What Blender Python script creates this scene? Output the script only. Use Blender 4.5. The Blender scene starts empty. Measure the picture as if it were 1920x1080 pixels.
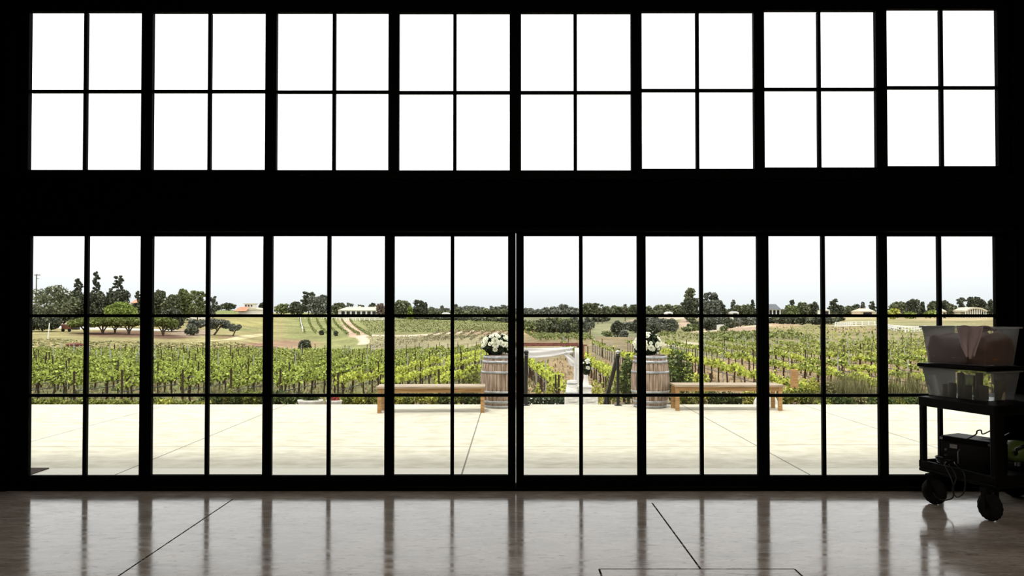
import bpy, math, random
import numpy as np
from mathutils import Vector, Matrix
R = random.Random(7)
NR = np.random.default_rng(7)
PI = math.pi
C = bpy.context.scene.collection
sc = bpy.context.scene

# ------------------------------------------------------------------ camera geometry
F = 1400.0; PITCH = math.radians(1.0); EYE = 1.71; CY = 560.6
def at(px, py, Y):
    cx = (px-960)/F; cy = -(py-CY)/F
    dy = math.cos(PITCH) - cy*math.sin(PITCH); dz = math.sin(PITCH) + cy*math.cos(PITCH)
    k = Y/dy
    return Vector((cx*k, Y, EYE+dz*k))
def flat(px, py, z=0.0):
    cx = (px-960)/F; cy = -(py-CY)/F
    dy = math.cos(PITCH) - cy*math.sin(PITCH); dz = math.sin(PITCH) + cy*math.cos(PITCH)
    k = (z-EYE)/dz
    return Vector((cx*k, dy*k, z))
def proj(X, Y, Z):
    f = Y*math.cos(PITCH) + (Z-EYE)*math.sin(PITCH); u = -Y*math.sin(PITCH) + (Z-EYE)*math.cos(PITCH)
    return 960+F*X/f, CY-F*u/f

# ------------------------------------------------------------------ materials
def mat(name, col, rough=0.6, spec=0.5, metal=0.0, nscale=0, namt=0.0, bump=0.0, isl=0.0, hue=None, transl=0.0, coat=0.0, stretch=None):
    m = bpy.data.materials.new(name); m.use_nodes = True
    nt = m.node_tree; N = nt.nodes; L = nt.links
    p = N['Principled BSDF']; out = N['Material Output']
    p.inputs['Roughness'].default_value = rough; p.inputs['Metallic'].default_value = metal
    p.inputs['Specular IOR Level'].default_value = spec; p.inputs['Coat Weight'].default_value = coat
    p.inputs['Base Color'].default_value = (*col, 1)
    src = None
    if nscale:
        tc = N.new('ShaderNodeTexCoord'); mp = N.new('ShaderNodeMapping'); no = N.new('ShaderNodeTexNoise')
        if stretch: mp.inputs['Scale'].default_value = stretch
        no.inputs['Scale'].default_value = nscale; no.inputs['Detail'].default_value = 6
        L.new(tc.outputs['Object'], mp.inputs[0]); L.new(mp.outputs[0], no.inputs['Vector'])
        mx = N.new('ShaderNodeMixRGB'); mx.inputs[1].default_value = (*[c*(1-namt) for c in col], 1)
        c2 = hue if hue else [min(1, c*(1+namt)) for c in col]
        mx.inputs[2].default_value = (*c2, 1)
        rp = N.new('ShaderNodeValToRGB'); rp.color_ramp.elements[0].position = .35; rp.color_ramp.elements[1].position = .65
        L.new(no.outputs[0], rp.inputs[0]); L.new(rp.outputs[0], mx.inputs[0]); src = mx.outputs[0]
        if bump:
            b = N.new('ShaderNodeBump'); b.inputs['Strength'].default_value = bump; b.inputs['Distance'].default_value = .01
            L.new(no.outputs[0], b.inputs['Height']); L.new(b.outputs[0], p.inputs['Normal'])
    if isl:
        g = N.new('ShaderNodeNewGeometry'); mx = N.new('ShaderNodeMixRGB')
        mx.inputs[1].default_value = (*[c*(1-isl) for c in col], 1)
        c2 = hue if hue else [min(1, c*(1+isl)) for c in col]
        mx.inputs[2].default_value = (*c2, 1)
        L.new(g.outputs['Random Per Island'], mx.inputs[0]); src = mx.outputs[0]
    if src: L.new(src, p.inputs['Base Color'])
    if transl:
        t = N.new('ShaderNodeBsdfTranslucent'); ms = N.new('ShaderNodeMixShader'); ms.inputs[0].default_value = transl
        t.inputs[0].default_value = (*col, 1)
        if src: L.new(src, t.inputs[0])
        L.new(p.outputs[0], ms.inputs[1]); L.new(t.outputs[0], ms.inputs[2]); L.new(ms.outputs[0], out.inputs[0])
    return m
def clear(name, tint=(1,1,1), gloss=0.06, rough=0.0, milky=0.0, milkcol=(.8,.8,.78)):
    m = bpy.data.materials.new(name); m.use_nodes = True
    nt = m.node_tree; N = nt.nodes; L = nt.links
    N.remove(N['Principled BSDF']); out = N['Material Output']
    t = N.new('ShaderNodeBsdfTransparent'); t.inputs[0].default_value = (*tint, 1)
    g = N.new('ShaderNodeBsdfGlossy'); g.inputs['Roughness'].default_value = rough
    lw = N.new('ShaderNodeFresnel'); lw.inputs[0].default_value = 1.45
    mu = N.new('ShaderNodeMath'); mu.operation = 'MULTIPLY'; mu.inputs[1].default_value = gloss/0.04
    L.new(lw.outputs[0], mu.inputs[0]); cl = N.new('ShaderNodeClamp'); L.new(mu.outputs[0], cl.inputs[0])
    ms = N.new('ShaderNodeMixShader'); L.new(cl.outputs[0], ms.inputs[0]); L.new(t.outputs[0], ms.inputs[1]); L.new(g.outputs[0], ms.inputs[2])
    last = ms
    if milky:
        d = N.new('ShaderNodeBsdfDiffuse'); d.inputs[0].default_value = (*milkcol, 1)
        tr = N.new('ShaderNodeBsdfTranslucent'); tr.inputs[0].default_value = (*milkcol, 1)
        a = N.new('ShaderNodeMixShader'); a.inputs[0].default_value = .5; L.new(d.outputs[0], a.inputs[1]); L.new(tr.outputs[0], a.inputs[2])
        b = N.new('ShaderNodeMixShader'); b.inputs[0].default_value = milky; L.new(ms.outputs[0], b.inputs[1]); L.new(a.outputs[0], b.inputs[2]); last = b
    L.new(last.outputs[0], out.inputs[0])
    return m

M = {}
M['black'] = mat('black_frame_paint', (.003,.003,.003), .6, .03)
M['blackwall'] = mat('black_wall_paint', (.0025,.0025,.0025), .9, .0)
M['room'] = mat('dark_room_paint', (.03,.022,.017), .9, .1)
M['glass'] = clear('window_glass', (.98,.985,.98), .04)
M['bark'] = mat('bark', (.10,.075,.05), .9, .1, nscale=14, namt=.35)
M['vinewood'] = mat('vine_wood', (.05,.035,.022), .95, .1, nscale=20, namt=.4)
M['stake'] = mat('metal_stake', (.34,.35,.36), .6, .3, nscale=8, namt=.2)
M['post'] = mat('wooden_post', (.10,.075,.055), .9, .1, nscale=9, namt=.4)
M['vine'] = mat('vine_leaf', (.09,.135,.022), .55, .3, isl=.8, hue=(.62,.72,.15), transl=.4)
M['vinebright'] = mat('vine_leaf_bright', (.30,.38,.05), .55, .3, isl=.65, hue=(.78,.84,.16), transl=.45)
M['vinefar'] = mat('vine_leaf_far', (.11,.145,.03), .6, .2, isl=.65, hue=(.50,.56,.14), transl=.3)
M['hillvine'] = mat('hill_vine_leaf', (.13,.155,.05), .7, .1, isl=.5, hue=(.27,.30,.11))
M['dormant'] = mat('bare_vine_twig', (.20,.17,.11), .9, .1, isl=.5, hue=(.34,.32,.18))
def fol(n, a, b): M[n] = mat(n, a, .7, .15, isl=.6, hue=b, transl=.12)
fol('f_olive', (0.075, 0.09, 0.045), (0.24, 0.26, 0.145))
fol('f_dark', (0.045, 0.055, 0.036), (0.155, 0.17, 0.11))
fol('f_grey_haze', (0.09, 0.1, 0.075), (0.26, 0.275, 0.22))  # grey-green leaves, lightened to put distance haze into the colour
fol('f_light', (.17,.23,.045), (.34,.42,.10))
fol('f_umb', (.12,.16,.040), (.25,.29,.085))
fol('f_mid', (0.1, 0.13, 0.045), (0.3, 0.34, 0.15))
fol('f_brown', (.16,.11,.08), (.28,.21,.17))
fol('f_shrub', (.13,.15,.030), (.34,.38,.09))
fol('f_dshrub', (.05,.075,.022), (.15,.20,.06))
fol('f_yel', (.34,.38,.06), (.62,.62,.14))
fol('f_reed', (.06,.07,.025), (.36,.34,.15))
fol('f_dry', (.26,.18,.095), (.46,.36,.20))
fol('f_bouq', (.012,.02,.010), (.05,.075,.035))
M['petal'] = mat('white_petal', (.90,.90,.84), .6, .2, isl=.06, hue=(.93,.94,.78), transl=.15)
M['petalred'] = mat('red_petal', (.50,.12,.10), .6, .2, isl=.3, transl=.1)
M['barrel'] = mat('barrel_oak', (.24,.165,.115), .8, .15, nscale=3.5, namt=.35, hue=(.45,.34,.26), stretch=(9,9,.8), bump=.3)
M['barrelgap'] = mat('barrel_head', (.3,.25,.2), .85, .1, nscale=6, namt=.3)
M['hoop'] = mat('galvanised_hoop', (.33,.34,.35), .45, .5, metal=.35, nscale=10, namt=.3)
M['bench'] = mat('bench_teak', (.40,.22,.08), .6, .3, nscale=4, namt=.3, hue=(.52,.30,.12), stretch=(.8,9,9))
M['benchtop'] = mat('bench_slat_teak', (.33,.26,.18), .65, .3, nscale=4, namt=.3, stretch=(.8,9,9))
M['cloth'] = mat('white_cloth', (.90,.89,.86), .8, .1, transl=.4)
M['archwood'] = mat('arch_wood', (.17,.065,.045), .7, .2, nscale=8, namt=.35)
M['white'] = mat('whitewashed_wood', (.78,.76,.70), .8, .1, nscale=6, namt=.25, stretch=(1,1,7))
M['stone'] = mat('pale_stone', (.66,.64,.58), .85, .1, nscale=8, namt=.15)
M['concrete'] = mat('step_concrete', (.55,.53,.45), .9, .1, nscale=4, namt=.12)
M['iron'] = mat('black_iron', (.012,.012,.012), .4, .4)
M['wallw'] = mat('stucco_white', (.72,.69,.62), .9, .1)
M['walltan'] = mat('stucco_tan', (.60,.48,.35), .9, .1)
M['roofred'] = mat('roof_red_tile', (.50,.22,.14), .9, .1, nscale=2, namt=.25)
M['rooftan'] = mat('roof_tan_tile', (.50,.46,.36), .9, .1, nscale=2, namt=.15)
M['roofgrey'] = mat('roof_grey', (.12,.13,.14), .9, .1)
M['winddark'] = mat('dark_window', (.02,.02,.025), .2, .5)
M['wfence'] = mat('white_fence', (.80,.80,.76), .7, .2)
M['cart'] = mat('black_cart_plastic', (.003,.003,.003), .5, .15, nscale=60, namt=.2, bump=.2)
M['tyre'] = mat('black_tyre', (.008,.008,.008), .8, .2)
M['chrome'] = mat('steel', (.5,.5,.5), .35, .5, metal=1)
M['cable'] = mat('black_cable', (.01,.01,.01), .4, .5)
M['tote'] = clear('clear_tote_plastic', (.90,.92,.92), .05, .15, milky=.22)
M['pink'] = mat('pale_pink_fabric', (.74,.62,.63), .8, .1, nscale=6, namt=.12, bump=.6, transl=.35)
M['rust'] = mat('rust_fabric', (.38,.14,.06), .8, .1, nscale=6, namt=.2, bump=.6, transl=.25)
M['candle'] = mat('ivory_wax', (.62,.60,.46), .5, .3, transl=.3)
M['green'] = mat('green_plastic', (.09,.14,.035), .4, .4)
M['mat'] = mat('dark_mat', (.06,.045,.04), .95, .05, nscale=60, namt=.5)

# ------------------------------------------------------------------ mesh builder
class MB:
    def __init__(s): s.v = []; s.f = []
    def add(s, vs, fs):
        o = len(s.v); s.v += [tuple(v) for v in vs]; s.f += [tuple(i+o for i in f) for f in fs]; return s
    def box(s, x0, x1, y0, y1, z0, z1, m=None):
        vs = [Vector((x,y,z)) for z in (z0,z1) for y in (y0,y1) for x in (x0,x1)]
        if m is not None: vs = [m @ v for v in vs]
        return s.add(vs, [(0,2,3,1),(4,5,7,6),(0,1,5,4),(2,6,7,3),(0,4,6,2),(1,3,7,5)])
    def tube(s, pts, rs, n=8, cap=True):
        pts = [Vector(p) for p in pts]
        if not hasattr(rs, '__len__'): rs = [rs]*len(pts)
        vs = []; fs = []
        t0 = (pts[1]-pts[0]).normalized(); a = t0.orthogonal().normalized()
        for i, p in enumerate(pts):
            t = (pts[min(i+1,len(pts)-1)]-pts[max(i-1,0)]).normalized()
            a = (a - t*a.dot(t)); a = a.normalized() if a.length > 1e-6 else t.orthogonal().normalized()
            b = t.cross(a)
            for k in range(n):
                w = 2*PI*k/n; vs.append(p+(a*math.cos(w)+b*math.sin(w))*rs[i])
        for i in range(len(pts)-1):
            for k in range(n):
                k2 = (k+1)%n; fs.append((i*n+k,i*n+k2,(i+1)*n+k2,(i+1)*n+k))
        if cap: fs.append(tuple(range(n-1,-1,-1))); fs.append(tuple(range((len(pts)-1)*n, len(pts)*n)))
        return s.add(vs, fs)
    def lathe(s, prof, n=24, c=(0,0,0), cap=True, sx=1, sy=1):
        vs = []; fs = []
        for r, z in prof:
            for k in range(n):
                w = 2*PI*k/n; vs.append((c[0]+r*sx*math.cos(w), c[1]+r*sy*math.sin(w), c[2]+z))
        for i in range(len(prof)-1):
            for k in range(n):
                k2 = (k+1)%n; fs.append((i*n+k,i*n+k2,(i+1)*n+k2,(i+1)*n+k))
        if cap: fs.append(tuple(range(n-1,-1,-1))); fs.append(tuple(range((len(prof)-1)*n, len(prof)*n)))
        return s.add(vs, fs)
    def build(s, name, m, parent=None, smooth=False, bevel=0):
        me = bpy.data.meshes.new(name); me.from_pydata(s.v, [], s.f); me.update()
        if smooth: me.polygons.foreach_set('use_smooth', [True]*len(me.polygons))
        o = bpy.data.objects.new(name, me); C.objects.link(o)
        if m: me.materials.append(m if not isinstance(m, str) else M[m])
        if parent: o.parent = parent
        if bevel:
            b = o.modifiers.new('b', 'BEVEL'); b.width = bevel; b.segments = 2
        return o
def npmesh(name, V, Fq, m, parent=None):
    me = bpy.data.meshes.new(name)
    n = len(Fq); k = Fq.shape[1]
    me.vertices.add(len(V)); me.vertices.foreach_set('co', V.astype(np.float32).ravel())
    me.loops.add(n*k); me.loops.foreach_set('vertex_index', Fq.astype(np.int32).ravel())
    me.polygons.add(n); me.polygons.foreach_set('loop_start', np.arange(0, n*k, k, dtype=np.int32))
    me.update(calc_edges=True)
    o = bpy.data.objects.new(name, me); C.objects.link(o)
    me.materials.append(m if not isinstance(m, str) else M[m])
    if parent: o.parent = parent
    return o
def leaves(P, size, up=0.0, asp=1.3):
    """kite shaped leaf cards at points P (n x 3), sizes (n)"""
    n = len(P); size = np.broadcast_to(size, (n,)).astype(float)[:, None]
    a = NR.normal(size=(n,3)); a[:,2] += up; a /= np.linalg.norm(a, axis=1)[:,None]
    r = NR.normal(size=(n,3)); b = np.cross(a, r); b /= np.linalg.norm(b, axis=1)[:,None]
    c = np.cross(a, b)
    V = np.stack([P+a*size*asp*.5, P+b*size*.42+c*size*.08, P-a*size*asp*.5, P-b*size*.42+c*size*.08], axis=1).reshape(-1,3)
    return V, np.arange(4*n).reshape(-1,4)
def blades(P, h, w, lean=.25):
    n = len(P); h = np.broadcast_to(h,(n,))[:,None]; w = np.broadcast_to(w,(n,))[:,None]
    an = NR.uniform(0,2*PI,n); s = np.stack([np.cos(an),np.sin(an),np.zeros(n)],1)
    d = np.stack([NR.normal(0,lean,n),NR.normal(0,lean,n),np.ones(n)],1)
    V = np.stack([P-s*w, P+s*w, P+d*h+s*w*.15, P+d*h-s*w*.15],1).reshape(-1,3)
    return V, np.arange(4*n).reshape(-1,4)

def tag(o, label, cat, group=None, kind=None):
    o['label'] = label; o['category'] = cat
    if group: o['group'] = group
    if kind: o['kind'] = kind
    return o
def empty(name, loc=(0,0,0), rz=0, label=None, cat=None, group=None, kind=None):
    o = bpy.data.objects.new(name, None); C.objects.link(o); o.location = loc; o.rotation_euler = (0,0,rz); o.empty_display_size = .1
    if label: tag(o, label, cat, group, kind)
    return o
def dup(root, loc, rz=0, label=None, s=None, group=None):
    r = root.copy(); C.objects.link(r); r.location = loc; r.rotation_euler = (0,0,rz)
    if s is not None: r.scale = s if hasattr(s, '__len__') else (s,s,s)
    if label: r['label'] = label
    if group: r['group'] = group
    for ch in list(root.children):
        c = ch.copy(); C.objects.link(c); c.parent = r
        for g in ch.children:
            d = g.copy(); C.objects.link(d); d.parent = c
    return r

# ------------------------------------------------------------------ terrain
def zof(px, py, Y): return at(px, py, Y).z
def nearL(y0=-2.05, sl=-.024): return [(13.8,-.12),(15.2,-.12),(17.5,-1.4),(22,-2.0),(26,y0),(78,y0+sl*52)]
def nearR(yend=70): return [(13.8,-.12),(15.2,-.12),(17.5,-1.4),(22,-2.0),(26,-2.05),(yend,-2.15)]
PROF = {
 -500: (nearL(), [(88,655),(110,635),(150,618),(200,605),(300,596),(450,590)]),
 60: (nearL(), [(88,655),(110,635),(150,618),(200,605),(300,596),(450,590)]),
 200: (nearL(), [(88,657),(110,641),(135,628),(160,613),(200,602),(300,594),(450,590)]),
 350: (nearL(), [(88,657),(115,642),(150,622),(200,602),(260,590),(400,583)]),
 430: (nearL(), [(88,656),(130,634),(180,614),(230,594),(300,581)]),
 500: (nearL(), [(88,662),(120,647),(170,627),(230,602),(300,588)]),
 600: (nearL(), [(88,668),(120,655),(160,635),(230,606),(290,593)]),
 700: (nearL(), [(90,668),(110,657),(140,633),(200,612),(260,597)]),
 850: (nearL(), [(100,660),(130,640),(160,625),(230,609),(300,600)]),
 950: (nearL(), [(92,658),(112,642),(132,628),(200,614),(300,605)]),
 1050: (nearR(70), [(90,642),(112,630),(150,634),(220,626),(350,602),(500,590)]),
 1200: (nearR(75), [(95,640),(115,632),(180,634),(300,606),(500,590)]),
 1300: (nearR(70), [(100,642),(130,630),(160,621),(220,623),(300,606),(450,590)]),
 1450: (nearR(66), [(90,637),(120,622),(150,607),(200,612),(280,604),(400,590)]),
 1600: (nearR(62), [(90,640),(120,622),(170,612),(200,605),(300,594)]),
 1750: (nearR(60), [(85,640),(115,626),(160,614),(220,599),(300,592)]),
 1900: (nearR(60), [(85,640),(115,626),(160,614),(220,599),(300,592)]),
 2500: (nearR(60), [(85,640),(115,626),(160,614),(220,599),(300,592)]),
}
_px = sorted(PROF); _u = np.array([(p-960)/F for p in _px])
_Y = np.unique(np.concatenate([np.geomspace(13.8, 2500, 700), [15.2,17.5,22,26]]))
_Z = []
for p in _px:
    n_, f_ = PROF[p]; pc = min(max(p, -200), 2100)
    pts = list(n_) + [(Y, zof(pc, y, Y)) for Y, y in f_] + [(700, zof(pc, 588, 700)), (2500, zof(pc, 586, 2500))]
    _Z.append(np.interp(_Y, [a for a,_ in pts], [b for _,b in pts]))
_Z = np.array(_Z)
# soften the creases along Y (beyond the near bank)
_k = np.array([1,2,3,4,3,2,1])/16.0
for i in range(len(_Z)):
    s_ = _Z[i].copy()
    for _ in range(4): s_ = np.convolve(np.pad(s_, 3, mode='edge'), _k, mode='valid')
    w_ = np.clip((_Y-24)/10, 0, 1); _Z[i] = _Z[i]*(1-w_)+s_*w_
def T(X, Y):
    X = np.asarray(X, float); Y = np.asarray(Y, float)
    u = np.clip(X/np.maximum(Y,1e-6), _u[0], _u[-1]-1e-6)
    i = np.clip(np.searchsorted(_u, u, side='right')-1, 0, len(_u)-2)
    t = (u-_u[i])/(_u[i+1]-_u[i]); t = t*t*(3-2*t)
    yi = np.interp(Y, _Y, np.arange(len(_Y)))
    y0 = np.clip(yi.astype(int), 0, len(_Y)-2); ty = yi-y0
    za = _Z[i,y0]*(1-ty)+_Z[i,y0+1]*ty; zb = _Z[i+1,y0]*(1-ty)+_Z[i+1,y0+1]*ty
    return za*(1-t)+zb*t
def gz(X, Y): return float(T(X, Y))
_search = np.geomspace(20, 1200, 3000)
def hit(px, py, ymin=80):
    Ys = _search[_search >= ymin]
    Xs = (px-960)/F*Ys
    Z = T(Xs, Ys); _, q = proj(Xs, Ys, Z)
    k = np.nonzero(q <= py)[0]
    j = k[0] if len(k) else len(Ys)-1
    return Vector((float(Xs[j]), float(Ys[j]), float(Z[j])))

def build_terrain():
    us = np.concatenate([np.linspace(-1.3,-.72,40), np.linspace(-.71,.71,560), np.linspace(.72,1.3,40)])
    Ys = np.geomspace(13.84, 2400, 520)
    U, Yg = np.meshgrid(us, Ys); X = U*Yg; Z = T(X, Yg)
    # stair well cut beyond the patio edge
    inst = (X > .16) & (X < 2.04) & (Yg < 17.6)
    Z = np.where(inst, np.minimum(Z, -.3 - (Yg-13.84)*.55), Z)
    px, py = proj(X, Yg, Z)
    col = np.zeros(X.shape+(3,)); 
    def base(c, m): col[m] = c
    base((.40,.345,.17), np.ones_like(X, bool))
    left = px < 975
    base((.23,.23,.10), left & (Yg < 80))
    base((.36,.27,.155), ~left & (Yg < 86))
    base((.23,.18,.12), (Yg < 24))
    base((.36,.325,.15), (px < 540) & (Yg > 80))
    base((.29,.31,.125), (px > 535) & (px < 690) & (Yg > 95))
    base((.25,.26,.105), (px >= 680) & (px < 962) & (py < 627) & (Yg > 100))
    base((.33,.30,.17), (px >= 690) & (px < 962) & (py >= 627) & (Yg > 80))
    base((.27,.22,.12), (px > 975) & (px < 1230) & (Yg > 60) & (Yg < 130))
    base((.21,.22,.12), (px > 975) & (px < 1240) & (Yg >= 130))
    base((.27,.26,.12), (px >= 1230) & (px < 1440) & (Yg > 62))
    base((.30,.27,.135), (px >= 1440) & (px < 1900) & (Yg > 62))
    for _ in range(5):
        q = np.pad(col, ((1,1),(2,2),(0,0)), mode='edge')
        col[:] = (q[1:-1,:-4]+q[1:-1,1:-3]+q[1:-1,2:-2]*2+q[1:-1,3:-1]+q[1:-1,4:]+q[:-2,2:-2]+q[2:,2:-2])/8
    def ell(c, cx, cy, rx, ry, soft=.35, ymin=60, ymax=900):
        c = [v*.86 for v in c]; d = np.sqrt(((px-cx)/rx)**2+((py-cy)/ry)**2)
        w = np.clip((1+soft-d)/(2*soft), 0, 1)*((Yg>ymin)&(Yg<ymax))
        col[:] = col*(1-w[...,None]) + np.array(c)*w[...,None]
    ell((.21,.13,.085), 235, 626, 95, 6.5); ell((.21,.13,.085), 320, 631, 40, 5)
    ell((.50,.39,.29), 360, 624, 36, 7); ell((.52,.42,.30), 108, 606, 30, 9, ymin=110)
    ell((.27,.24,.08), 420, 632, 25, 3)
    ell((.44,.30,.19), 545, 645, 55, 8); ell((.30,.22,.13), 440, 632, 35, 3)
    ell((.42,.25,.17), 470, 648, 30, 5)
    ell((.52,.38,.25), 905, 623, 62, 5.5); ell((.58,.40,.22), 992, 620, 22, 9, ymin=90)
    ell((.34,.35,.19), 1130, 617, 28, 10, ymin=130); ell((.50,.40,.28), 1190, 606, 16, 7, ymin=130)
    ell((.66,.57,.42), 1275, 596, 55, 2.2, ymin=150); ell((.60,.46,.34), 1285, 607, 12, 9, ymin=150)
    ell((.74,.66,.50), 1275, 645, 35, 4); ell((.62,.47,.34), 1375, 616, 60, 5, ymin=110)
    ell((.56,.42,.26), 1468, 608, 34, 8, ymin=110)
    ell((.56,.50,.27), 1620, 597, 70, 4, ymin=150); ell((.40,.38,.17), 1640, 603, 70, 4, ymin=150); ell((.60,.50,.28), 1780, 598, 90, 3, ymin=150)
    ell((.44,.34,.20), 1600, 618, 60, 5, ymin=90); ell((.37,.36,.18), 1740, 610, 75, 7, ymin=110)
    ell((.28,.33,.12), 400, 585, 70, 4, ymin=200); ell((.45,.42,.17), 470, 606, 50, 8, ymin=120)
    ell((.34,.36,.15), 450, 618, 40, 3, ymin=120)
    # roads as world-space ribbons
    def road(pts, width, c, ymin=90):
        W = [hit(x, y, ymin) for x, y in pts]
        best = np.full(X.shape, 1e9)
        for a, b in zip(W, W[1:]):
            ax, ay, bx, by = a.x, a.y, b.x, b.y; L2 = (bx-ax)**2+(by-ay)**2+1e-9
            t = np.clip(((X-ax)*(bx-ax)+(Yg-ay)*(by-ay))/L2, 0, 1)
            best = np.minimum(best, np.hypot(X-(ax+t*(bx-ax)), Yg-(ay+t*(by-ay))))
        w = np.clip((width-best)/(width*.25), 0, 1)[...,None]
        col[:] = col*(1-w)+np.array(c)*w
    cream = (.70,.60,.44)
    road([(645,597),(652,606),(660,618),(670,629),(684,631)], 1.9, (.62,.46,.34), 110)
    road([(676,631),(684,640),(680,646)], 1.0, cream, 100)
    road([(684,629),(720,629),(760,630),(810,627),(850,624),(900,619)], 2.2, cream, 100)
    road([(690,655),(712,656)], 1.8, cream, 84)
    road([(100,612),(170,616),(262,618),(300,619)], 3.5, (.78,.76,.72), 110)
    road([(380,640),(430,637),(470,630),(500,625)], 1.2, (.62,.56,.32), 88)
    road([(1320,622),(1380,614),(1420,611)], 3, (.72,.58,.44), 110)
    road([(1200,612),(1250,600),(1290,595)], 3, (.70,.58,.44), 160)
    road([(1560,611),(1640,609),(1700,612)], 2, (.66,.62,.5), 110)
    col *= np.array([.80,.78,.78])
    n, m = X.shape
    V = np.stack([X,Yg,Z],-1).reshape(-1,3)
    a = np.arange(n*m).reshape(n,m)
    Fq = np.stack([a[:-1,:-1],a[:-1,1:],a[1:,1:],a[1:,:-1]],-1).reshape(-1,4)
    gm = bpy.data.materials.new('ground_cover'); gm.use_nodes = True
    N = gm.node_tree.nodes; L = gm.node_tree.links; p = N['Principled BSDF']; p.inputs['Roughness'].default_value = .95; p.inputs['Specular IOR Level'].default_value = .05
    vc = N.new('ShaderNodeVertexColor'); vc.layer_name = 'cover'
    tc = N.new('ShaderNodeTexCoord')
    n1 = N.new('ShaderNodeTexNoise'); n1.inputs['Scale'].default_value = 1.6; n1.inputs['Detail'].default_value = 8; n1.inputs['Roughness'].default_value = .7
    n2 = N.new('ShaderNodeTexNoise'); n2.inputs['Scale'].default_value = .12; n2.inputs['Detail'].default_value = 5
    L.new(tc.outputs['Object'], n1.inputs['Vector']); L.new(tc.outputs['Object'], n2.inputs['Vector'])
    r1 = N.new('ShaderNodeMapRange'); r1.inputs[1].default_value=.3; r1.inputs[2].default_value=.7; r1.inputs[3].default_value=.42; r1.inputs[4].default_value=1.3
    r2 = N.new('ShaderNodeMapRange'); r2.inputs[1].default_value=.35; r2.inputs[2].default_value=.65; r2.inputs[3].default_value=.78; r2.inputs[4].default_value=1.2
    L.new(n1.outputs[0], r1.inputs[0]); L.new(n2.outputs[0], r2.inputs[0])
    mu = N.new('ShaderNodeMath'); mu.operation='MULTIPLY'; L.new(r1.outputs[0], mu.inputs[0]); L.new(r2.outputs[0], mu.inputs[1])
    vm = N.new('ShaderNodeVectorMath'); vm.operation='SCALE'; L.new(vc.outputs[0], vm.inputs[0]); L.new(mu.outputs[0], vm.inputs['Scale'])
    L.new(vm.outputs[0], p.inputs['Base Color'])
    o = npmesh('hillside_ground', V, Fq, gm)
    ca = o.data.color_attributes.new('cover', 'FLOAT_COLOR', 'POINT')
    ca.data.foreach_set('color', np.concatenate([col.reshape(-1,3), np.ones((n*m,1))],1).astype(np.float32).ravel())
    o.data.polygons.foreach_set('use_smooth', [True]*len(o.data.polygons))
    tag(o, 'rolling vineyard hillside of dry grass, soil and dirt tracks beyond the patio', 'ground', kind='structure')
build_terrain()

# ------------------------------------------------------------------ patio, steps
def lines_mat(name, base, dark, xs, ys, rects=(), w=.008, nscale=3, namt=.08, rough=.9, spec=.2, smudge=None, border=None, bump=.15):
    m = bpy.data.materials.new(name); m.use_nodes = True; N = m.node_tree.nodes; L = m.node_tree.links; p = N['Principled BSDF']
    p.inputs['Roughness'].default_value = rough; p.inputs['Specular IOR Level'].default_value = spec
    tc = N.new('ShaderNodeTexCoord'); sp = N.new('ShaderNodeSeparateXYZ'); L.new(tc.outputs['Object'], sp.inputs[0])
    def math_(op, a, b):
        n = N.new('ShaderNodeMath'); n.operation = op
        for i, q in enumerate((a, b)):
            if q is None: continue
            if isinstance(q, (int,float)): n.inputs[i].default_value = q
            else: L.new(q, n.inputs[i])
        return n.outputs[0]
    acc = None
    def addl(axis, v, lo=None, hi=None):
        nonlocal acc
        d = math_('LESS_THAN', math_('ABSOLUTE', math_('SUBTRACT', sp.outputs[axis], v), None), w)
        if lo is not None:
            ot = sp.outputs[1-axis]
            d = math_('MULTIPLY', d, math_('MULTIPLY', math_('GREATER_THAN', ot, lo), math_('LESS_THAN', ot, hi)))
        acc = d if acc is None else math_('MAXIMUM', acc, d)
    for x in xs: addl(0, *x) if isinstance(x, tuple) else addl(0, x)
    for y in ys: addl(1, *y) if isinstance(y, tuple) else addl(1, y)
    no = N.new('ShaderNodeTexNoise'); no.inputs['Scale'].default_value = nscale; no.inputs['Detail'].default_value = 8; no.inputs['Roughness'].default_value = .65
    mp = N.new('ShaderNodeMapping'); mp.inputs['Scale'].default_value = (.65,1.1,1); L.new(tc.outputs['Object'], mp.inputs[0]); L.new(mp.outputs[0], no.inputs['Vector'])
    rp = N.new('ShaderNodeMapRange'); rp.inputs[1].default_value=.38; rp.inputs[2].default_value=.62; L.new(no.outputs[0], rp.inputs[0])
    mx = N.new('ShaderNodeMixRGB'); mx.inputs[1].default_value = (*[c*(1-namt) for c in base],1); mx.inputs[2].default_value = (*[min(1,c*(1+namt)) for c in base],1)
    if smudge: mx.inputs[1].default_value = (*smudge,1)
    L.new(rp.outputs[0], mx.inputs[0]); last = mx.outputs[0]
    if border:
        bm = N.new('ShaderNodeMixRGB'); bm.inputs[2].default_value = (*border[1],1)
        L.new(math_('LESS_THAN', sp.outputs[1], border[0]), bm.inputs[0]); L.new(last, bm.inputs[1]); last = bm.outputs[0]
    m2 = N.new('ShaderNodeMixRGB'); m2.inputs[2].default_value = (*dark,1); L.new(acc, m2.inputs[0]); L.new(last, m2.inputs[1])
    L.new(m2.outputs[0], p.inputs['Base Color'])
    sm = N.new('ShaderNodeMath'); sm.operation='MULTIPLY_ADD'; sm.inputs[1].default_value=-spec; sm.inputs[2].default_value=spec; L.new(acc, sm.inputs[0]); L.new(sm.outputs[0], p.inputs['Specular IOR Level'])
    b = N.new('ShaderNodeBump'); b.inputs['Strength'].default_value = bump; b.inputs['Distance'].default_value = .004
    L.new(no.outputs[0], b.inputs['Height']); L.new(b.outputs[0], p.inputs['Normal'])
    m.node_tree['noise'] = 1
    return m, no, p, N, L, tc
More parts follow.
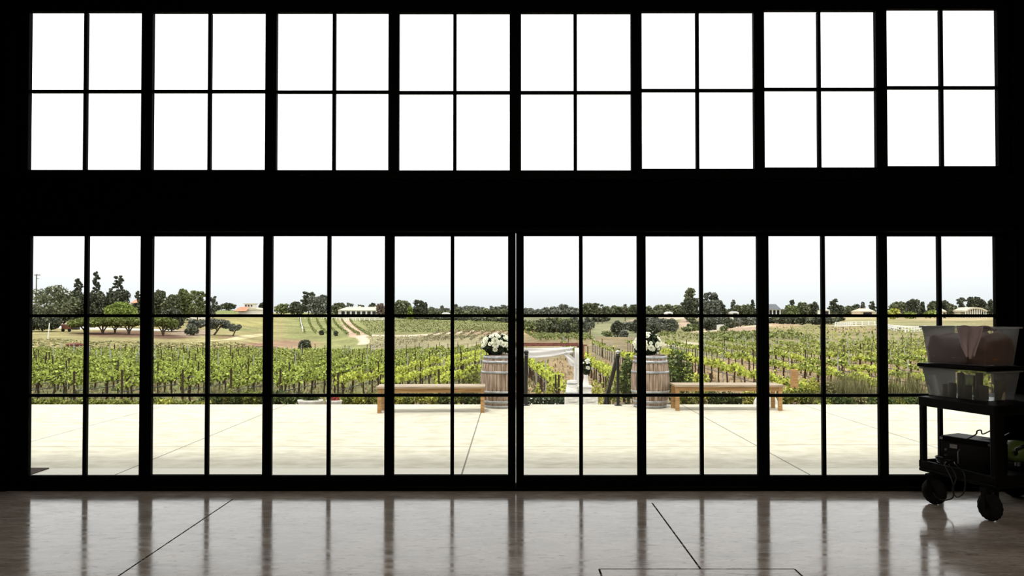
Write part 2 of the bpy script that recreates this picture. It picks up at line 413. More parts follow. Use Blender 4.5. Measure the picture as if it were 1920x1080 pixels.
pm = lines_mat('patio_concrete', (.52,.50,.405), (.20,.19,.16), [-9.9,-6.35,-4.17,-.53,3.13,(5.35,8.3,14),8.4], [(9.52,-20,3.1),(11.6,-20,5.35),(11.8,5.35,20),(9.65,3.13,20)], w=.009, nscale=5, namt=.06, smudge=(.43,.405,.315), border=(8.2,(.60,.58,.49)))[0]
mb = MB(); mb.box(-16,16,7.37,13.84,-.3,0); mb.box(-16,.2,13.5,13.86,-2.4,-.01); mb.box(2.0,16,13.5,13.86,-2.4,-.01)
tag(mb.build('patio', pm), 'pale cream concrete patio slab outside the glass doors', 'patio', kind='structure')
mb = MB()
for i in range(8):
    mb.box(.2, 2.0, 13.84+i*.3, 13.84+(i+1)*.3, -3, -.17*(i+1))
tag(mb.build('steps', 'concrete'), 'concrete steps going down from the patio edge to the lawn', 'steps', kind='structure')

# ------------------------------------------------------------------ the building shell
RX = 6.6; YB = -6.0; HT = 6.0; YW = 7.14; YO = 7.37; GY = 7.30; UY = 7.26
fm, fno, fp, N, L, tc = lines_mat('polished_concrete', (.50,.44,.375), (.03,.027,.023), [(-2.55,-6,6.85),(1.255,5.0,6.72),(.58,3.6,5.0),(1.88,3.6,5.0)], [(5.0,.58,1.88)], w=.007, nscale=2.2, namt=.1, rough=.14, spec=.55, smudge=(.36,.31,.26), bump=.12)
rr = N.new('ShaderNodeMapRange'); rr.inputs[1].default_value=.3; rr.inputs[2].default_value=.7; rr.inputs[3].default_value=.07; rr.inputs[4].default_value=.19
n3 = N.new('ShaderNodeTexNoise'); n3.inputs['Scale'].default_value = 9; n3.inputs['Detail'].default_value = 8
mp3 = N.new('ShaderNodeMapping'); mp3.inputs['Scale'].default_value = (.5,1.6,1); mp3.inputs['Rotation'].default_value = (0,0,.2)
L.new(tc.outputs['Object'], mp3.inputs[0]); L.new(mp3.outputs[0], n3.inputs['Vector']); L.new(n3.outputs[0], rr.inputs[0]); L.new(rr.outputs[0], fp.inputs['Roughness'])
# trowel marks, scratches and specks in the slab
def addn(scale, stretch, rot, lo, hi, colr, amt, detail=6, dist=0.0):
    mpx = N.new('ShaderNodeMapping'); mpx.inputs['Scale'].default_value = stretch; mpx.inputs['Rotation'].default_value = (0,0,rot)
    nx_ = N.new('ShaderNodeTexNoise'); nx_.inputs['Scale'].default_value = scale; nx_.inputs['Detail'].default_value = detail; nx_.inputs['Distortion'].default_value = dist; nx_.inputs['Roughness'].default_value = .7
    L.new(tc.outputs['Object'], mpx.inputs[0]); L.new(mpx.outputs[0], nx_.inputs['Vector'])
    rg = N.new('ShaderNodeMapRange'); rg.inputs[1].default_value = lo; rg.inputs[2].default_value = hi; rg.inputs[3].default_value = 0; rg.inputs[4].default_value = amt
    L.new(nx_.outputs[0], rg.inputs[0])
    old = fp.inputs['Base Color'].links[0].from_socket; mxx = N.new('ShaderNodeMixRGB'); mxx.inputs[2].default_value = (*colr,1)
    L.new(rg.outputs[0], mxx.inputs[0]); L.new(old, mxx.inputs[1]); L.new(mxx.outputs[0], fp.inputs['Base Color'])
    return rg
g1 = addn(7, (.5,2.2,1), .25, .50, .66, (.66,.63,.57), .75, 9, 1.2)
g2 = addn(11, (.5,2.0,1), -.3, .54, .64, (.16,.13,.11), .7, 9, 1.5)
g3 = addn(60, (1,1,1), 0, .70, .74, (.03,.025,.02), 1.0, 2)
sp_ = fp.inputs['Specular IOR Level'].links[0].from_socket
ms_ = N.new('ShaderNodeMath'); ms_.operation = 'MULTIPLY_ADD'; ms_.inputs[1].default_value = -.42; L.new(g2.outputs[0], ms_.inputs[0]); L.new(sp_, ms_.inputs[2]); L.new(ms_.outputs[0], fp.inputs['Specular IOR Level'])
tag(MB().box(-RX,RX,YB,YO,-.12,0).build('floor', fm), 'polished grey-brown concrete floor with saw-cut joints', 'floor', kind='structure')
tag(MB().box(-RX-.2,RX+.2,YB-.2,YO,HT,HT+.2).build('ceiling','room'), 'unlit dark ceiling of the hall', 'ceiling', kind='structure')
tag(MB().box(-RX-.2,-RX,YB,YW,0,HT).build('wall_left','room'), 'unlit side wall left of the glass front', 'wall', kind='structure')
tag(MB().box(RX,RX+.2,YB,YW,0,HT).build('wall_right','room'), 'unlit side wall right of the glass front', 'wall', kind='structure')
tag(MB().box(-RX-.2,RX+.2,YB-.2,YB,0,HT).build('wall_front','room'), 'unlit wall behind the viewer', 'wall', kind='structure')
DOOR = [(59,265,163),(285,493,388.5),(511.5,722,617.5),(739,952.5,848),(982,1194,1089),(1211,1420,1315.5),(1440,1645,1542.5),(1664,1867,1763)]
WIN = [(59.5,269,161.5,25,172,320),(289.5,500,394,26,172,320),(521,729.5,627,26,173,320.5),(749.5,955.5,853,27,174,321),(977,1182,1078.5,27,174,321),(1202,1411,1307,25,170,318),(1430.5,1638.5,1535,23,168,315.5),(1659,1865.5,1764,20,165,313)]
dt = at(960,443,GY).z; db = at(960,890.5,GY).z
ut = at(960,22,UY).z; ub = at(960,323,UY).z
XL = at(46,600,GY).x; XR = at(1880,600,GY).x
mb = MB()
mb.box(-RX,XL-.06,YW,YO,0,HT); mb.box(XR+.06,RX,YW,YO,0,HT)
mb.box(XL-.06,XR+.06,YW,YO,dt+.09,ub-.09); mb.box(XL-.06,XR+.06,YW,YO,ut+.13,HT)
tag(mb.build('wall_back','blackwall'), 'black wall around the glass doors and the high windows', 'wall', kind='structure')
ordn = ['first','second','third','fourth','fifth','sixth','seventh','last']
# head, sill and side trims
tag(MB().box(XL-.06,XR+.06,YW+.02,YO-.005,0,.035).build('trim_1','black'), 'black threshold track under the glass doors', 'trim', kind='structure')
tag(MB().box(XL-.06,XR+.06,YW+.05,YO-.01,dt+.035,dt+.09).build('trim_2','black'), 'black head track above the glass doors', 'trim', kind='structure')
tag(MB().box(XL-.06,XR+.06,YW-.03,YO-.01,ub-.09,ub-.055).build('trim_3','black', bevel=.004), 'black sill ledge under the high windows', 'trim', kind='structure')
tag(MB().box(XL-.13,XL-.03,YW-.02,YW+.012,ub-.05,ut+.1).box(XL-.06,XL-.02,YW+.012,YO,ub-.055,ut+.13).box(XL-.06,XL-.005,YW+.05,YO,.035,dt+.035).build('trim_4','black', bevel=.004), 'black jamb trim at the left end of the glazing', 'trim', kind='structure')
tag(MB().box(XR+.03,XR+.13,YW-.02,YW+.012,ub-.05,ut+.1).box(XR+.02,XR+.06,YW+.012,YO,ub-.055,ut+.13).box(XR+.005,XR+.06,YW+.05,YO,.035,dt+.035).build('trim_5','black', bevel=.004), 'black jamb trim at the right end of the glazing', 'trim', kind='structure')
mu_w = .017
for i, (l, r, m_) in enumerate(DOOR):
    x0, x1, xm = (at(v, 667, GY).x for v in (l, r, m_))
    e0 = XL-.005 if i == 0 else (at(DOOR[i-1][1],667,GY).x + x0)/2
    e1 = XR+.005 if i == 7 else (at(DOOR[i+1][0],667,GY).x + x1)/2
    if i == 3: e1 -= .0016
    if i == 4: e0 += .0016
    cx = (e0+e1)/2
    g = empty('door_%d'%(i+1), (cx, GY, 0), 0, 'black framed glass sliding door, %s from the left of eight' % ordn[i], 'door', kind='structure')
    if i == 7: g['label'] = 'black framed glass sliding door partly behind the loaded cart'
    off = 0.012 if i % 2 else -.012
    fb = MB()
    fb.box(e0-cx, x0-cx, off-.025, off+.025, .035, dt+.035); fb.box(x1-cx, e1-cx, off-.025, off+.025, .035, dt+.035)
    fb.box(x0-cx, x1-cx, off-.025, off+.025, .035, db); fb.box(x0-cx, x1-cx, off-.025, off+.025, dt, dt+.035)
    if i == 3: fb.box(e1-cx-.012, e1-cx, off-.025, off+.012, .035, dt+.035)
    fb.build('frame', 'black', g, bevel=.003)
    mbb = MB().box(xm-cx-mu_w, xm-cx+mu_w, off-.02, off+.02, db, dt)
    for py in (592, 741):
        z = at(960, py, GY).z; mbb.box(x0-cx, x1-cx, off-.018, off+.018, z-.015, z+.015)
    mbb.build('muntin', 'black', g)
    MB().box(x0-cx, x1-cx, off-.003, off+.003, db, dt).build('pane', 'glass', g)
for i, (l, r, m_, t, mid, b) in enumerate(WIN):
    x0, x1, xm = (at(v, 172, UY).x for v in (l, r, m_))
    e0 = XL-.02 if i == 0 else (at(WIN[i-1][1],172,UY).x + x0)/2
    e1 = XR+.02 if i == 7 else (at(WIN[i+1][0],172,UY).x + x1)/2
    zt, zm, zb = (at(960, v, UY).z for v in (t, mid, b))
    cx = (e0+e1)/2
    g = empty('window_%d'%(i+1), (cx, UY, zb), 0, 'high black framed four-pane window, %s from the left of eight' % ordn[i], 'window', kind='structure')
    fb = MB(); d0, d1 = -.05, .008; B = ub-.055; Tt = ut+.13
    fb.box(e0-cx, x0-cx, d0, d1, B-zb, Tt-zb); fb.box(x1-cx, e1-cx, d0, d1, B-zb, Tt-zb)
    fb.box(x0-cx, x1-cx, d0, d1, B-zb, 0); fb.box(x0-cx, x1-cx, d0, d1, zt-zb, Tt-zb)
    fb.build('frame', 'black', g, bevel=.003)
    MB().box(xm-cx-.016, xm-cx+.016, -.02, .02, 0, zt-zb).box(x0-cx, x1-cx, -.018, .018, zm-zb-.014, zm-zb+.014).build('muntin', 'black', g)
    MB().box(x0-cx, x1-cx, -.003, .003, 0, zt-zb).build('pane', 'glass', g)
    MB().box(e0-cx+.004, e1-cx-.004, -.07, -.05, B-zb, B-zb+.02).build('bead', 'black', g, bevel=.003)

# ------------------------------------------------------------------ furniture on the patio
def make_bench(loc, rz, label, Lb):
    g = empty('bench', loc, rz, label, 'bench')
    D = .42; H = .45
    for k, (x, y) in enumerate(((.03,0),(Lb-.03,0),(.03,D-.06),(Lb-.03,D-.06))):
        MB().box(x-.033, x+.033, y, y+.06, 0, H-.035).build('leg', 'bench', g, bevel=.004)
    MB().box(.06, Lb-.06, .008, .035, H-.11, H-.035).build('apron', 'bench', g, bevel=.003)
    MB().box(.06, Lb-.06, D-.035, D-.008, H-.11, H-.035).build('apron', 'bench', g, bevel=.003)
    for k in range(5):
        y = -.02+k*.093
        MB().box(-.02, Lb+.02, y, y+.085, H-.035, H).build('slat', 'benchtop', g, bevel=.004)
a = flat(711,775); b = flat(905,773)
make_bench((a.x-.03, a.y, 0), math.atan2(b.y-a.y,b.x-a.x)*.5, 'teak slatted bench left of the stairs beside a barrel', b.x-a.x+.06)
a = flat(1271,770.5); b = flat(1464,770.5)
make_bench((a.x-.03, a.y, 0), 0, 'teak slatted bench right of the stairs beside a barrel', b.x-a.x+.06)

def barrel_prof(h, r0, r1, n=14):
    return [(r0+(r1-r0)*math.sin(PI*i/n)**.9 if 0<i<n else r0, h*i/n) for i in range(n+1)]
def make_barrel(loc, label, h=.93, r0=.28, r1=.345, rz=0):
    g = empty('wine_barrel', loc, rz, label, 'barrel')
    rad = lambda z: r0+(r1-r0)*(math.sin(PI*min(max(z/h,0),1))**.9)
    mb = MB(); ns = 26; nz = 14
    for k in range(ns):
        w0 = 2*PI*k/ns+.012; w1 = 2*PI*(k+1)/ns-.012; vs = []; fs = []
        for i in range(nz+1):
            z = h*i/nz; r = rad(z)
            for w in (w0, (w0+w1)/2, w1): vs.append((r*math.cos(w), r*math.sin(w), z))
        for i in range(nz):
            for j in range(2): fs.append((i*3+j,i*3+j+1,i*3+j+4,i*3+j+3))
        o = len(vs)
        for i in range(nz+1):
            z = h*i/nz; r = rad(z)-.012
            for w in (w0, w1): vs.append((r*math.cos(w), r*math.sin(w), z))
        for i in range(nz):
            fs.append((i*3, i*3+3, o+i*2+2, o+i*2)); fs.append((i*3+2, o+i*2+1, o+i*2+3, i*3+5))
        mb.add(vs, fs)
    mb.lathe([(rad(z)-.011, z) for z in [h*i/12 for i in range(13)]], 40, cap=False)
    mb.build('staves', 'barrel', g)
    MB().lathe([(r0-.012,h-.03),(r0-.012,h-.015)], 32).build('head', 'barrelgap', g); MB().lathe([(r0-.012,.02),(r0-.012,.03)], 32).build('head', 'barrelgap', g)
    for z0, z1 in ((.005,.05),(.09,.135),(.27,.31),(.62,.66),(.80,.845),(.88,.925)):
        z0 *= h/.93; z1 *= h/.93
        MB().lathe([(rad(z0)+.001,z0),(rad(z0)+.007,z0+.001),(rad(z1)+.007,z1-.001),(rad(z1)+.001,z1)], 40, cap=False).build('hoop', 'hoop', g, smooth=True)
    return g
bl = flat(937,764); br = flat(1221,764)
bl.y += .1; br.y += .1
make_barrel((bl.x, bl.y, 0), 'oak wine barrel on the patio left of the stairs, topped with white flowers', rz=.2)
make_barrel((br.x, br.y, 0), 'oak wine barrel on the patio right of the stairs, topped with white flowers', rz=1.1)

def flower_mesh(seed, r=.045):
    rr_ = random.Random(seed); mb = MB()
    for ring, (n, rad, tilt, sz) in enumerate(((7,1.0,.25,.75),(6,.75,.7,.65),(5,.45,1.1,.55),(3,.2,1.4,.4))):
        for k in range(n):
            w = 2*PI*(k+.5*ring)/n+rr_.uniform(-.15,.15)
            c, s = math.cos(w), math.sin(w)
            base = Vector((c*rad*r*.25, s*rad*r*.25, 0)); out = Vector((c*math.cos(tilt), s*math.cos(tilt), math.sin(tilt)))
            side = Vector((-s, c, 0)); q = sz*r
            mb.add([base-side*q*.35, base+side*q*.35, base+out*q*.8+side*q*.75, base+out*q*1.35+Vector((0,0,q*.15)), base+out*q*.8-side*q*.75], [(0,1,2,3,4)])
    me = mb.build('flower', 'petal'); return me
fproto = [flower_mesh(s) for s in range(4)]
def bouquet(name, loc, w, h, nfl, label, seed, fs=1.0, nleaf=420, big=None, dep=None):
    nfl = int(nfl*1.35); g = empty(name, loc, 0, label, 'flowers'); rr_ = random.Random(seed)
    n = nleaf; dep = dep or w
    P = NR.normal(size=(n,3)); P /= np.linalg.norm(P,axis=1)[:,None]; P *= NR.uniform(.2,1,(n,1))**.4
    P = P*np.array([w*.5, dep*.45, h*.48]) + np.array([0,0,h*.46])
    P[:,2] = np.maximum(P[:,2], .02)
    V, Fq = leaves(P, NR.uniform(.035,.075,n)*fs**.5, asp=1.9)
    V[:,2] = np.maximum(V[:,2], .004)
    npmesh('foliage', V, Fq, 'f_bouq', g)
    MB().lathe([(.03,0),(w*.18,.01),(w*.26,h*.25),(w*.2,h*.4)], 14).build('vase', 'f_bouq', g)
    for k in range(nfl):
        th = rr_.uniform(0, 2*PI); ph = math.acos(rr_.uniform(-.35,1))
        d = Vector((math.sin(ph)*math.cos(th), -abs(math.sin(ph)*math.sin(th)) if rr_.random()<.7 else math.sin(ph)*math.sin(th), math.cos(ph)))
        p = Vector((d.x*w*.5, d.y*dep*.5, h*.46+d.z*h*.5)); p.z = max(p.z, .05)
        o = fproto[k%4].copy(); C.objects.link(o); o.name = 'flower'; o.parent = g; o.location = p
        o.rotation_euler = d.to_track_quat('Z','Y').to_euler(); s = fs*rr_.uniform(.5,.95)
        if big and k < big[0]: 
            o.location = Vector((big[1]+rr_.uniform(-.05,.05), -dep*.5, big[2]+rr_.uniform(-.04,.04))); o.rotation_euler = (PI/2,0,rr_.uniform(-.3,.3)); s = big[3]
        o.scale = (s,s,s)
    return g
bouquet('flower_arrangement', (bl.x-.06, bl.y, .93), .52, .40, 30, 'white rose and hydrangea arrangement standing on the barrel left of the stairs', 3, 1.15, big=(3,-.02,.24,1.35))
bouquet('flower_arrangement', (br.x-.05, br.y, .93), .48, .42, 30, 'white rose arrangement standing on the barrel right of the stairs', 9, 1.15)

# handrails by the steps
def handrail(X, label):
    g = empty('handrail', (X, 13.7, 0), 0, label, 'handrail')
    MB().box(-.026,.026,-.026,.026,0,.93).box(-.06,.06,-.06,.06,0,.015).build('post', 'iron', g, bevel=.004)
    MB().lathe([(.0,.93),(.03,.935),(.045,.96),(.045,.985),(.03,1.005),(0,1.01)], 16).build('finial', 'chrome' if X > 1 else 'iron', g, smooth=True)
    zz = -.17*5
    MB().box(-.022,.022,1.45-.022,1.45+.022,zz-.03,zz+.86).build('post', 'iron', g)
    m = Matrix.Translation((0,0,.93)) @ Matrix.Rotation(math.atan2(-.58,1), 4, 'X')
    MB().box(-.035,.035,-.02,2.5,-.04,.02, m).build('rail', 'iron', g, bevel=.004)
handrail(.262, 'black iron handrail on the left side of the steps, close to the centre mullion')
handrail(1.94, 'black iron handrail with pale finial on the right side of the steps')

# ceremony arch
AY = 19.5; z0 = gz(1.0, AY)
xa = at(945,650,AY).x; xb = at(1092,650,AY).x; zt = at(1000,646,AY).z
g = empty('ceremony_arch', ((xa+xb)/2, AY, z0), 0, 'dark red wooden ceremony arch draped with white fabric below the steps', 'arch')
hx = (xb-xa)/2; H = zt-z0
for sx in (-1,1):
    for yy in (0, 1.1):
        MB().box(sx*hx-.045, sx*hx+.045, yy-.045, yy+.045, -.05, H).build('post', 'archwood', g)
MB().box(-hx-.25, hx+.12, -.03, .03, H-.04, H).build('beam', 'archwood', g); MB().box(-hx-.25, hx+.12, 1.07, 1.13, H-.055, H).build('beam', 'archwood', g)
for sx in (-1,1): MB().box(sx*hx-.04, sx*hx+.04, .045, 1.055, H-.06, H-.01).build('crossbeam', 'archwood', g)
def cloth_strip(pts, w, th, name='drape'):
    # swag: pts path, hanging width w below with folds
    mb = MB(); n = len(pts); vs = []; fs = []; m = 7
    for i, p in enumerate(pts):
        for j in range(m):
            f = j/(m-1)
            vs.append((p[0]+.02*math.sin(i*1.3+j), p[1]-.06-th*math.sin(j*1.9+i*.35), p[2]-w[i]*f))
    for i in range(n-1):
        for j in range(m-1): fs.append((i*m+j,i*m+j+1,(i+1)*m+j+1,(i+1)*m+j))
    mb.add(vs, fs); o = mb.build(name, 'cloth', g, smooth=True)
    so = o.modifiers.new('s','SOLIDIFY'); so.thickness = .006; return o
def loc(px, py): v = at(px,py,AY); return (v.x-(xa+xb)/2, 0, v.z-z0)
pts = []; ws = []
for i in range(17):
    t = i/16; x = -hx-.15+t*(2*hx-.1); pts.append((x, 0, H-.06-.03*math.sin(PI*t))); ws.append(.16+.10*math.sin(PI*t))
cloth_strip(pts, ws, .02)
A = loc(1058,656); B_ = loc(1085,686)
pts = [(A[0]+(B_[0]-A[0])*t, 0, A[2]+(B_[2]-A[2])*(t**1.3)) for t in [i/10 for i in range(11)]]
cloth_strip(pts, [.10+.16*math.sin(PI*min(1,i/10+.1)) for i in range(11)], .015)
mb = MB(); vs=[]; fs=[]; n=14; xl = loc(1083,650)[0]
for i in range(n):
    z = H-.08-(H-.1)*i/(n-1)
    for j in range(7):
        wdt = .16+.05*math.sin(i*.5)
        vs.append((xl+.0+wdt*(j/6-.5)+.01*math.sin(i), -.07-.03*math.sin(j*2.1), z))
for i in range(n-1):
    for j in range(6): fs.append((i*7+j,i*7+j+1,(i+1)*7+j+1,(i+1)*7+j))
mb.add(vs,fs); o = mb.build('curtain','cloth',g,smooth=True); so = o.modifiers.new('s','SOLIDIFY'); so.thickness=.006

# whitewashed crates, pedestal, small vase
CYY = 17.6; cg = gz(1.5, CYY)
def crate(x0, x1, zb_, zt_, Y, label, group=None):
    g = empty('wooden_crate', ((x0+x1)/2, Y, zb_), 0, label, 'crate', group); w = (x1-x0)/2; h = zt_-zb_; d = .4
    ns = 4
    mb = MB()
    for k in range(ns):
        a = h*k/ns; b = h*(k+1)/ns-.012
        mb.box(-w,w,-.012,0,a,b); mb.box(-w,w,d,d+.012,a,b); mb.box(-w-.0,-w+.012,0,d,a,b); mb.box(w-.012,w,0,d,a,b)
    mb.build('slat', 'white', g)
    for sx in (-1,1): MB().box(sx*(w-.03)-.03, sx*(w-.03)+.03, -.024,-.012, 0, h-.01).build('cleat','white',g)
    MB().box(-w+.012,w-.012,0,d,0,.015).build('base','white',g)
    MB().box(-w+.005,w-.005,0,d,h-.014,h).build('lid','white',g)
    return g
for (p0,p1,side,sd) in ((1060,1089,'left','under the half barrel'),(1093,1122,'right','under the tall white vase')):
    x0 = at(p0,750,CYY).x; x1 = at(p1,750,CYY).x; zt_ = at(1000,742,CYY).z; zmid = (zt_+cg)/2
    x0 = max(x0, -9)
    crate(x0,x1,cg,zmid,CYY,'whitewashed slatted crate, bottom of the stack %s' % sd)
    crate(x0+.01,x1-.01,zmid,zt_,CYY,'whitewashed slatted crate, top of the stack %s' % sd)
zt_ = at(1000,742,CYY).z
hb = empty('half_barrel', (at(1074,740,CYY).x, CYY+.2, zt_), 0, 'whitewashed half barrel stacked on crates beside the arch', 'barrel')
MB().lathe([(.17,0),(.155,.1),(.135,.22),(.115,at(1074,715,CYY).z-zt_)],28).build('staves','white',hb)
for z in (.04,.26): MB().lathe([(.172-z*.16,z),(.178-z*.16,z+.002),(.174-z*.16,z+.028),(.168-z*.16,z+.03)],28,cap=False).build('hoop','hoop',hb)
x0 = at(1086,730,CYY).x; x1 = at(1111,730,CYY).x; z2 = at(1000,725,CYY).z
pb = empty('plinth_box', ((x0+x1)/2, CYY+.2, zt_), 0, 'white wooden box plinth under the white vase', 'box')
w = (x1-x0)/2
MB().box(-w+.02,w-.02,-w+.02,w-.02,0,z2-zt_-.03).build('box_body','white',pb); MB().box(-w,w,-w,w,z2-zt_-.03,z2-zt_).build('box_lid','white',pb); MB().box(-w+.005,w-.005,-w+.005,w-.005,.0,.03).build('foot_trim','hoop',pb)
vx = at(1100,715,CYY).x; z3 = at(1000,704,CYY).z
vz = empty('tall_vase', (vx, CYY+.2, z2), 0, 'tall white tapered vase on the plinth beside the arch', 'vase')
MB().lathe([(.085,0),(.08,.02),(.065,.1),(.05,.2),(.055,z3-z2)],20).build('vase_body','cloth',vz,smooth=True)
bouquet('flower_bouquet', (vx, CYY+.2, z3), .24, .42, 16, 'white flower bouquet in the tall vase beside the arch', 21, .9, nleaf=220)

# low planters by the patio edge
def bowl(px, py, wpx, label, Y, redplant=False, arch=False):
    c = at(px, py, Y); w = wpx/F*Y/2; z = -.12 if Y > 13.9 else 0
    g = empty('stone_planter', (c.x, Y, z), 0, label, 'planter')
    if not arch:
        prof = [(w*.7,0),(w*.85,.05),(w,.14),(w*1.0,.17),(w*.9,.17),(w*.86,.12)]
    else:
        prof = [(w*1.0,0),(w*1.0,.05),(w*.93,.14),(w*.75,.22),(w*.5,.25),(w*.42,.22)]
    MB().lathe(prof, 26, sy=.6).build('bowl','stone',g,smooth=True)
    n=260; P = NR.uniform(-1,1,size=(n,3))*np.array([w*.6,w*.3,.06])+np.array([0,0,.2]); P[:,2]=np.maximum(P[:,2],.14)
    V,Fq = leaves(P, NR.uniform(.03,.06,n)); npmesh('plant',V,Fq,'petalred' if redplant else 'f_dshrub',g)
bowl(582,757,48,'low white stone planter at the patio edge below the vines', 14.15)
bowl(626,760,30,'small planter with red flowers at the patio edge', 14.1, True)
bowl(1436,757,48,'rounded white stone planter behind the right bench', 14.15, False, True)
# door mat outside
a = flat(57,880); b = flat(92,879)
tag(MB().box(a.x-1.0, b.x, 7.72, a.y+.03, 0, .012).build('door_mat','mat'), 'dark brown door mat on the patio outside the leftmost door', 'mat')

# ------------------------------------------------------------------ vineyard rows
def vine_protos(matname, n=6, leafn=165, ls=.125):
    out = []
    for s in range(n):
        r_ = random.Random(s+50)
        g = empty('grapevine', (0,0,-50))
        pts = [(0,0,-.05),(r_.uniform(-.04,.04),r_.uniform(-.03,.03),.3),(r_.uniform(-.05,.05),r_.uniform(-.04,.04),.6),(0,0,.86)]
        mb = MB().tube(pts,[.058,.045,.04,.045],6)
        for sg in (-1,1):
            mb.tube([(0,0,.84),(r_.uniform(-.03,.03),sg*.25,.90+r_.uniform(-.02,.03)),(r_.uniform(-.03,.03),sg*.78,.9)],[.038,.03,.022],5)
        mb.build('trunk','vinewood',g)
        P = []
        for k in range(9):
            y = -.72+1.44*k/8+r_.uniform(-.05,.05); hh = r_.uniform(.08,.36); lx = r_.uniform(-.16,.16)
            m = leafn//9
            t = NR.uniform(0,1,m)
            P.append(np.stack([lx*t+NR.normal(0,.08,m), y+NR.normal(0,.075,m), .86+hh*t+NR.normal(0,.04,m)],1))
        P = np.concatenate(P)
        V,Fq = leaves(P, NR.uniform(ls*.7,ls*1.3,len(P)), up=.3, asp=1.15)
        npmesh('foliage', V, Fq, matname, g)
        out.append(g)
    return out
VP = vine_protos('vine'); VB = vine_protos('vinebright', 4)
used = set()
def vine(proto, x, y, rz, s, label, group):
    z = gz(x,y)
    if id(proto) not in used:
        used.add(id(proto)); o = proto; o.location = (x,y,z); o.rotation_euler = (0,0,rz); o.scale = s
        o['label']=label; o['category']='grapevine'; o['group']=group; return
    o = dup(proto,(x,y,z),rz,label,s,group); o['category']='grapevine'
cands = []
for k in range(28):      # left block
    X0 = -3.0-2.15*k; bright = k < 3
    y = 31.2 + (k%3)*.3
    far = 80 if k > 6 else 98-2*k
    while y < far:
        x = X0+.10*(y-31); px = 960+F*x/y
        if -60 < px < 985: cands.append((y, x, 'L', k, bright))
        y += 1.5
for k, X0 in enumerate([1.75,4.4,7.3,10.8]+[14.4+3.3*i for i in range(14)]):
    dirx = -.037 if k == 0 else .01
    y = 27.5+ (k%3)*.4 + (0 if k else 1)
    while y < (60 if k == 0 else 72+R.uniform(-1,1)):
        x = X0+dirx*(y-28); px = 960+F*x/y
        if px < 1960: cands.append((y, x, 'R', k, k<=3))
        y += 1.5
vis = [c for c in cands if 30 < 960+F*c[1]/c[0] < 1890]
vis.sort(key=lambda c: c[0]); near = set(vis[:300]); 
ends = {}
for c in cands:
    key = (c[2], c[3])
    if key not in ends or c[0] < ends[key][0]: ends[key] = c
farP = []; farB = []; stk = []
for c in cands:
    y, x, blk, k, br_ = c
    rz = -math.atan(.10) if blk == 'L' else (.037 if k == 0 else -.01)
    px = 960+F*x/y
    s = R.uniform(.9,1.12)
    if c in near:
        if blk == 'L':
            lab = 'leafy bright yellow-green grapevine in the rows just left of the stairs' if br_ else 'leafy green grapevine in the front rows of the left vineyard'
            grp = 'bright vines beside the stairs' if br_ else 'front vines of the left vineyard'
        else:
            lab = 'bright yellow-green grapevine in the rows just right of the stairs' if k <= 3 else 'leafy grapevine on dry ground in the front rows of the right vineyard'
            grp = 'bright vines right of the stairs' if k <= 3 else 'front vines of the right vineyard'
        if blk == 'L' and k >= 3: pr = VP[R.randrange(6)]
        else: pr = VB[R.randrange(4)] if br_ else R.choice([VP[R.randrange(6)], VB[R.randrange(4)]])
        vine(pr, x, y, rz, (s*R.choice((-1,1)), s, s), lab, grp)
    else:
        young = blk == 'R' and y > 50 and px < 1240
        n = 16 if young else (84 if y < 60 else 56)
        m = max(1, n); z = gz(x,y)
        t = NR.uniform(-.78,.78,m)
        hh = NR.uniform(.84,1.2,m)
        P = np.stack([x+NR.normal(0,.10,m)+t*math.sin(-rz), y+t, z+hh],1)
        (farB if (br_ and not young) else farP).append(P)
        if young or R.random() < (.16 if blk=='L' else .4): stk.append((x,y,z,young))
for nm, arr, mt, lab in (('distant_vines', farP, 'vinefar', 'rows of green vines filling the back of both vineyards'), ('bright_distant_vines', farB, 'vinebright', 'bright yellow-green vines running away from the stairs')):
    P = np.concatenate(arr); ls = .12+.0016*np.clip(P[:,1]-40,0,60)
    V,Fq = leaves(P, ls*NR.uniform(.8,1.3,len(P)), up=.3, asp=1.1)
    tag(npmesh(nm,V,Fq,mt), lab, 'vines', kind='stuff')
# trunks of the far vines
mb = MB()
for c in cands:
    if c in near: continue
    y,x = c[0],c[1]; z = gz(x,y); mb.tube([(x,y,z-.05),(x+R.uniform(-.03,.03),y,z+.45),(x,y,z+.92)],[.04,.03,.03],4,cap=False)
tag(mb.build('distant_vine_trunks','vinewood'), 'dark trunks under the back rows of vines', 'vine trunks', kind='stuff')
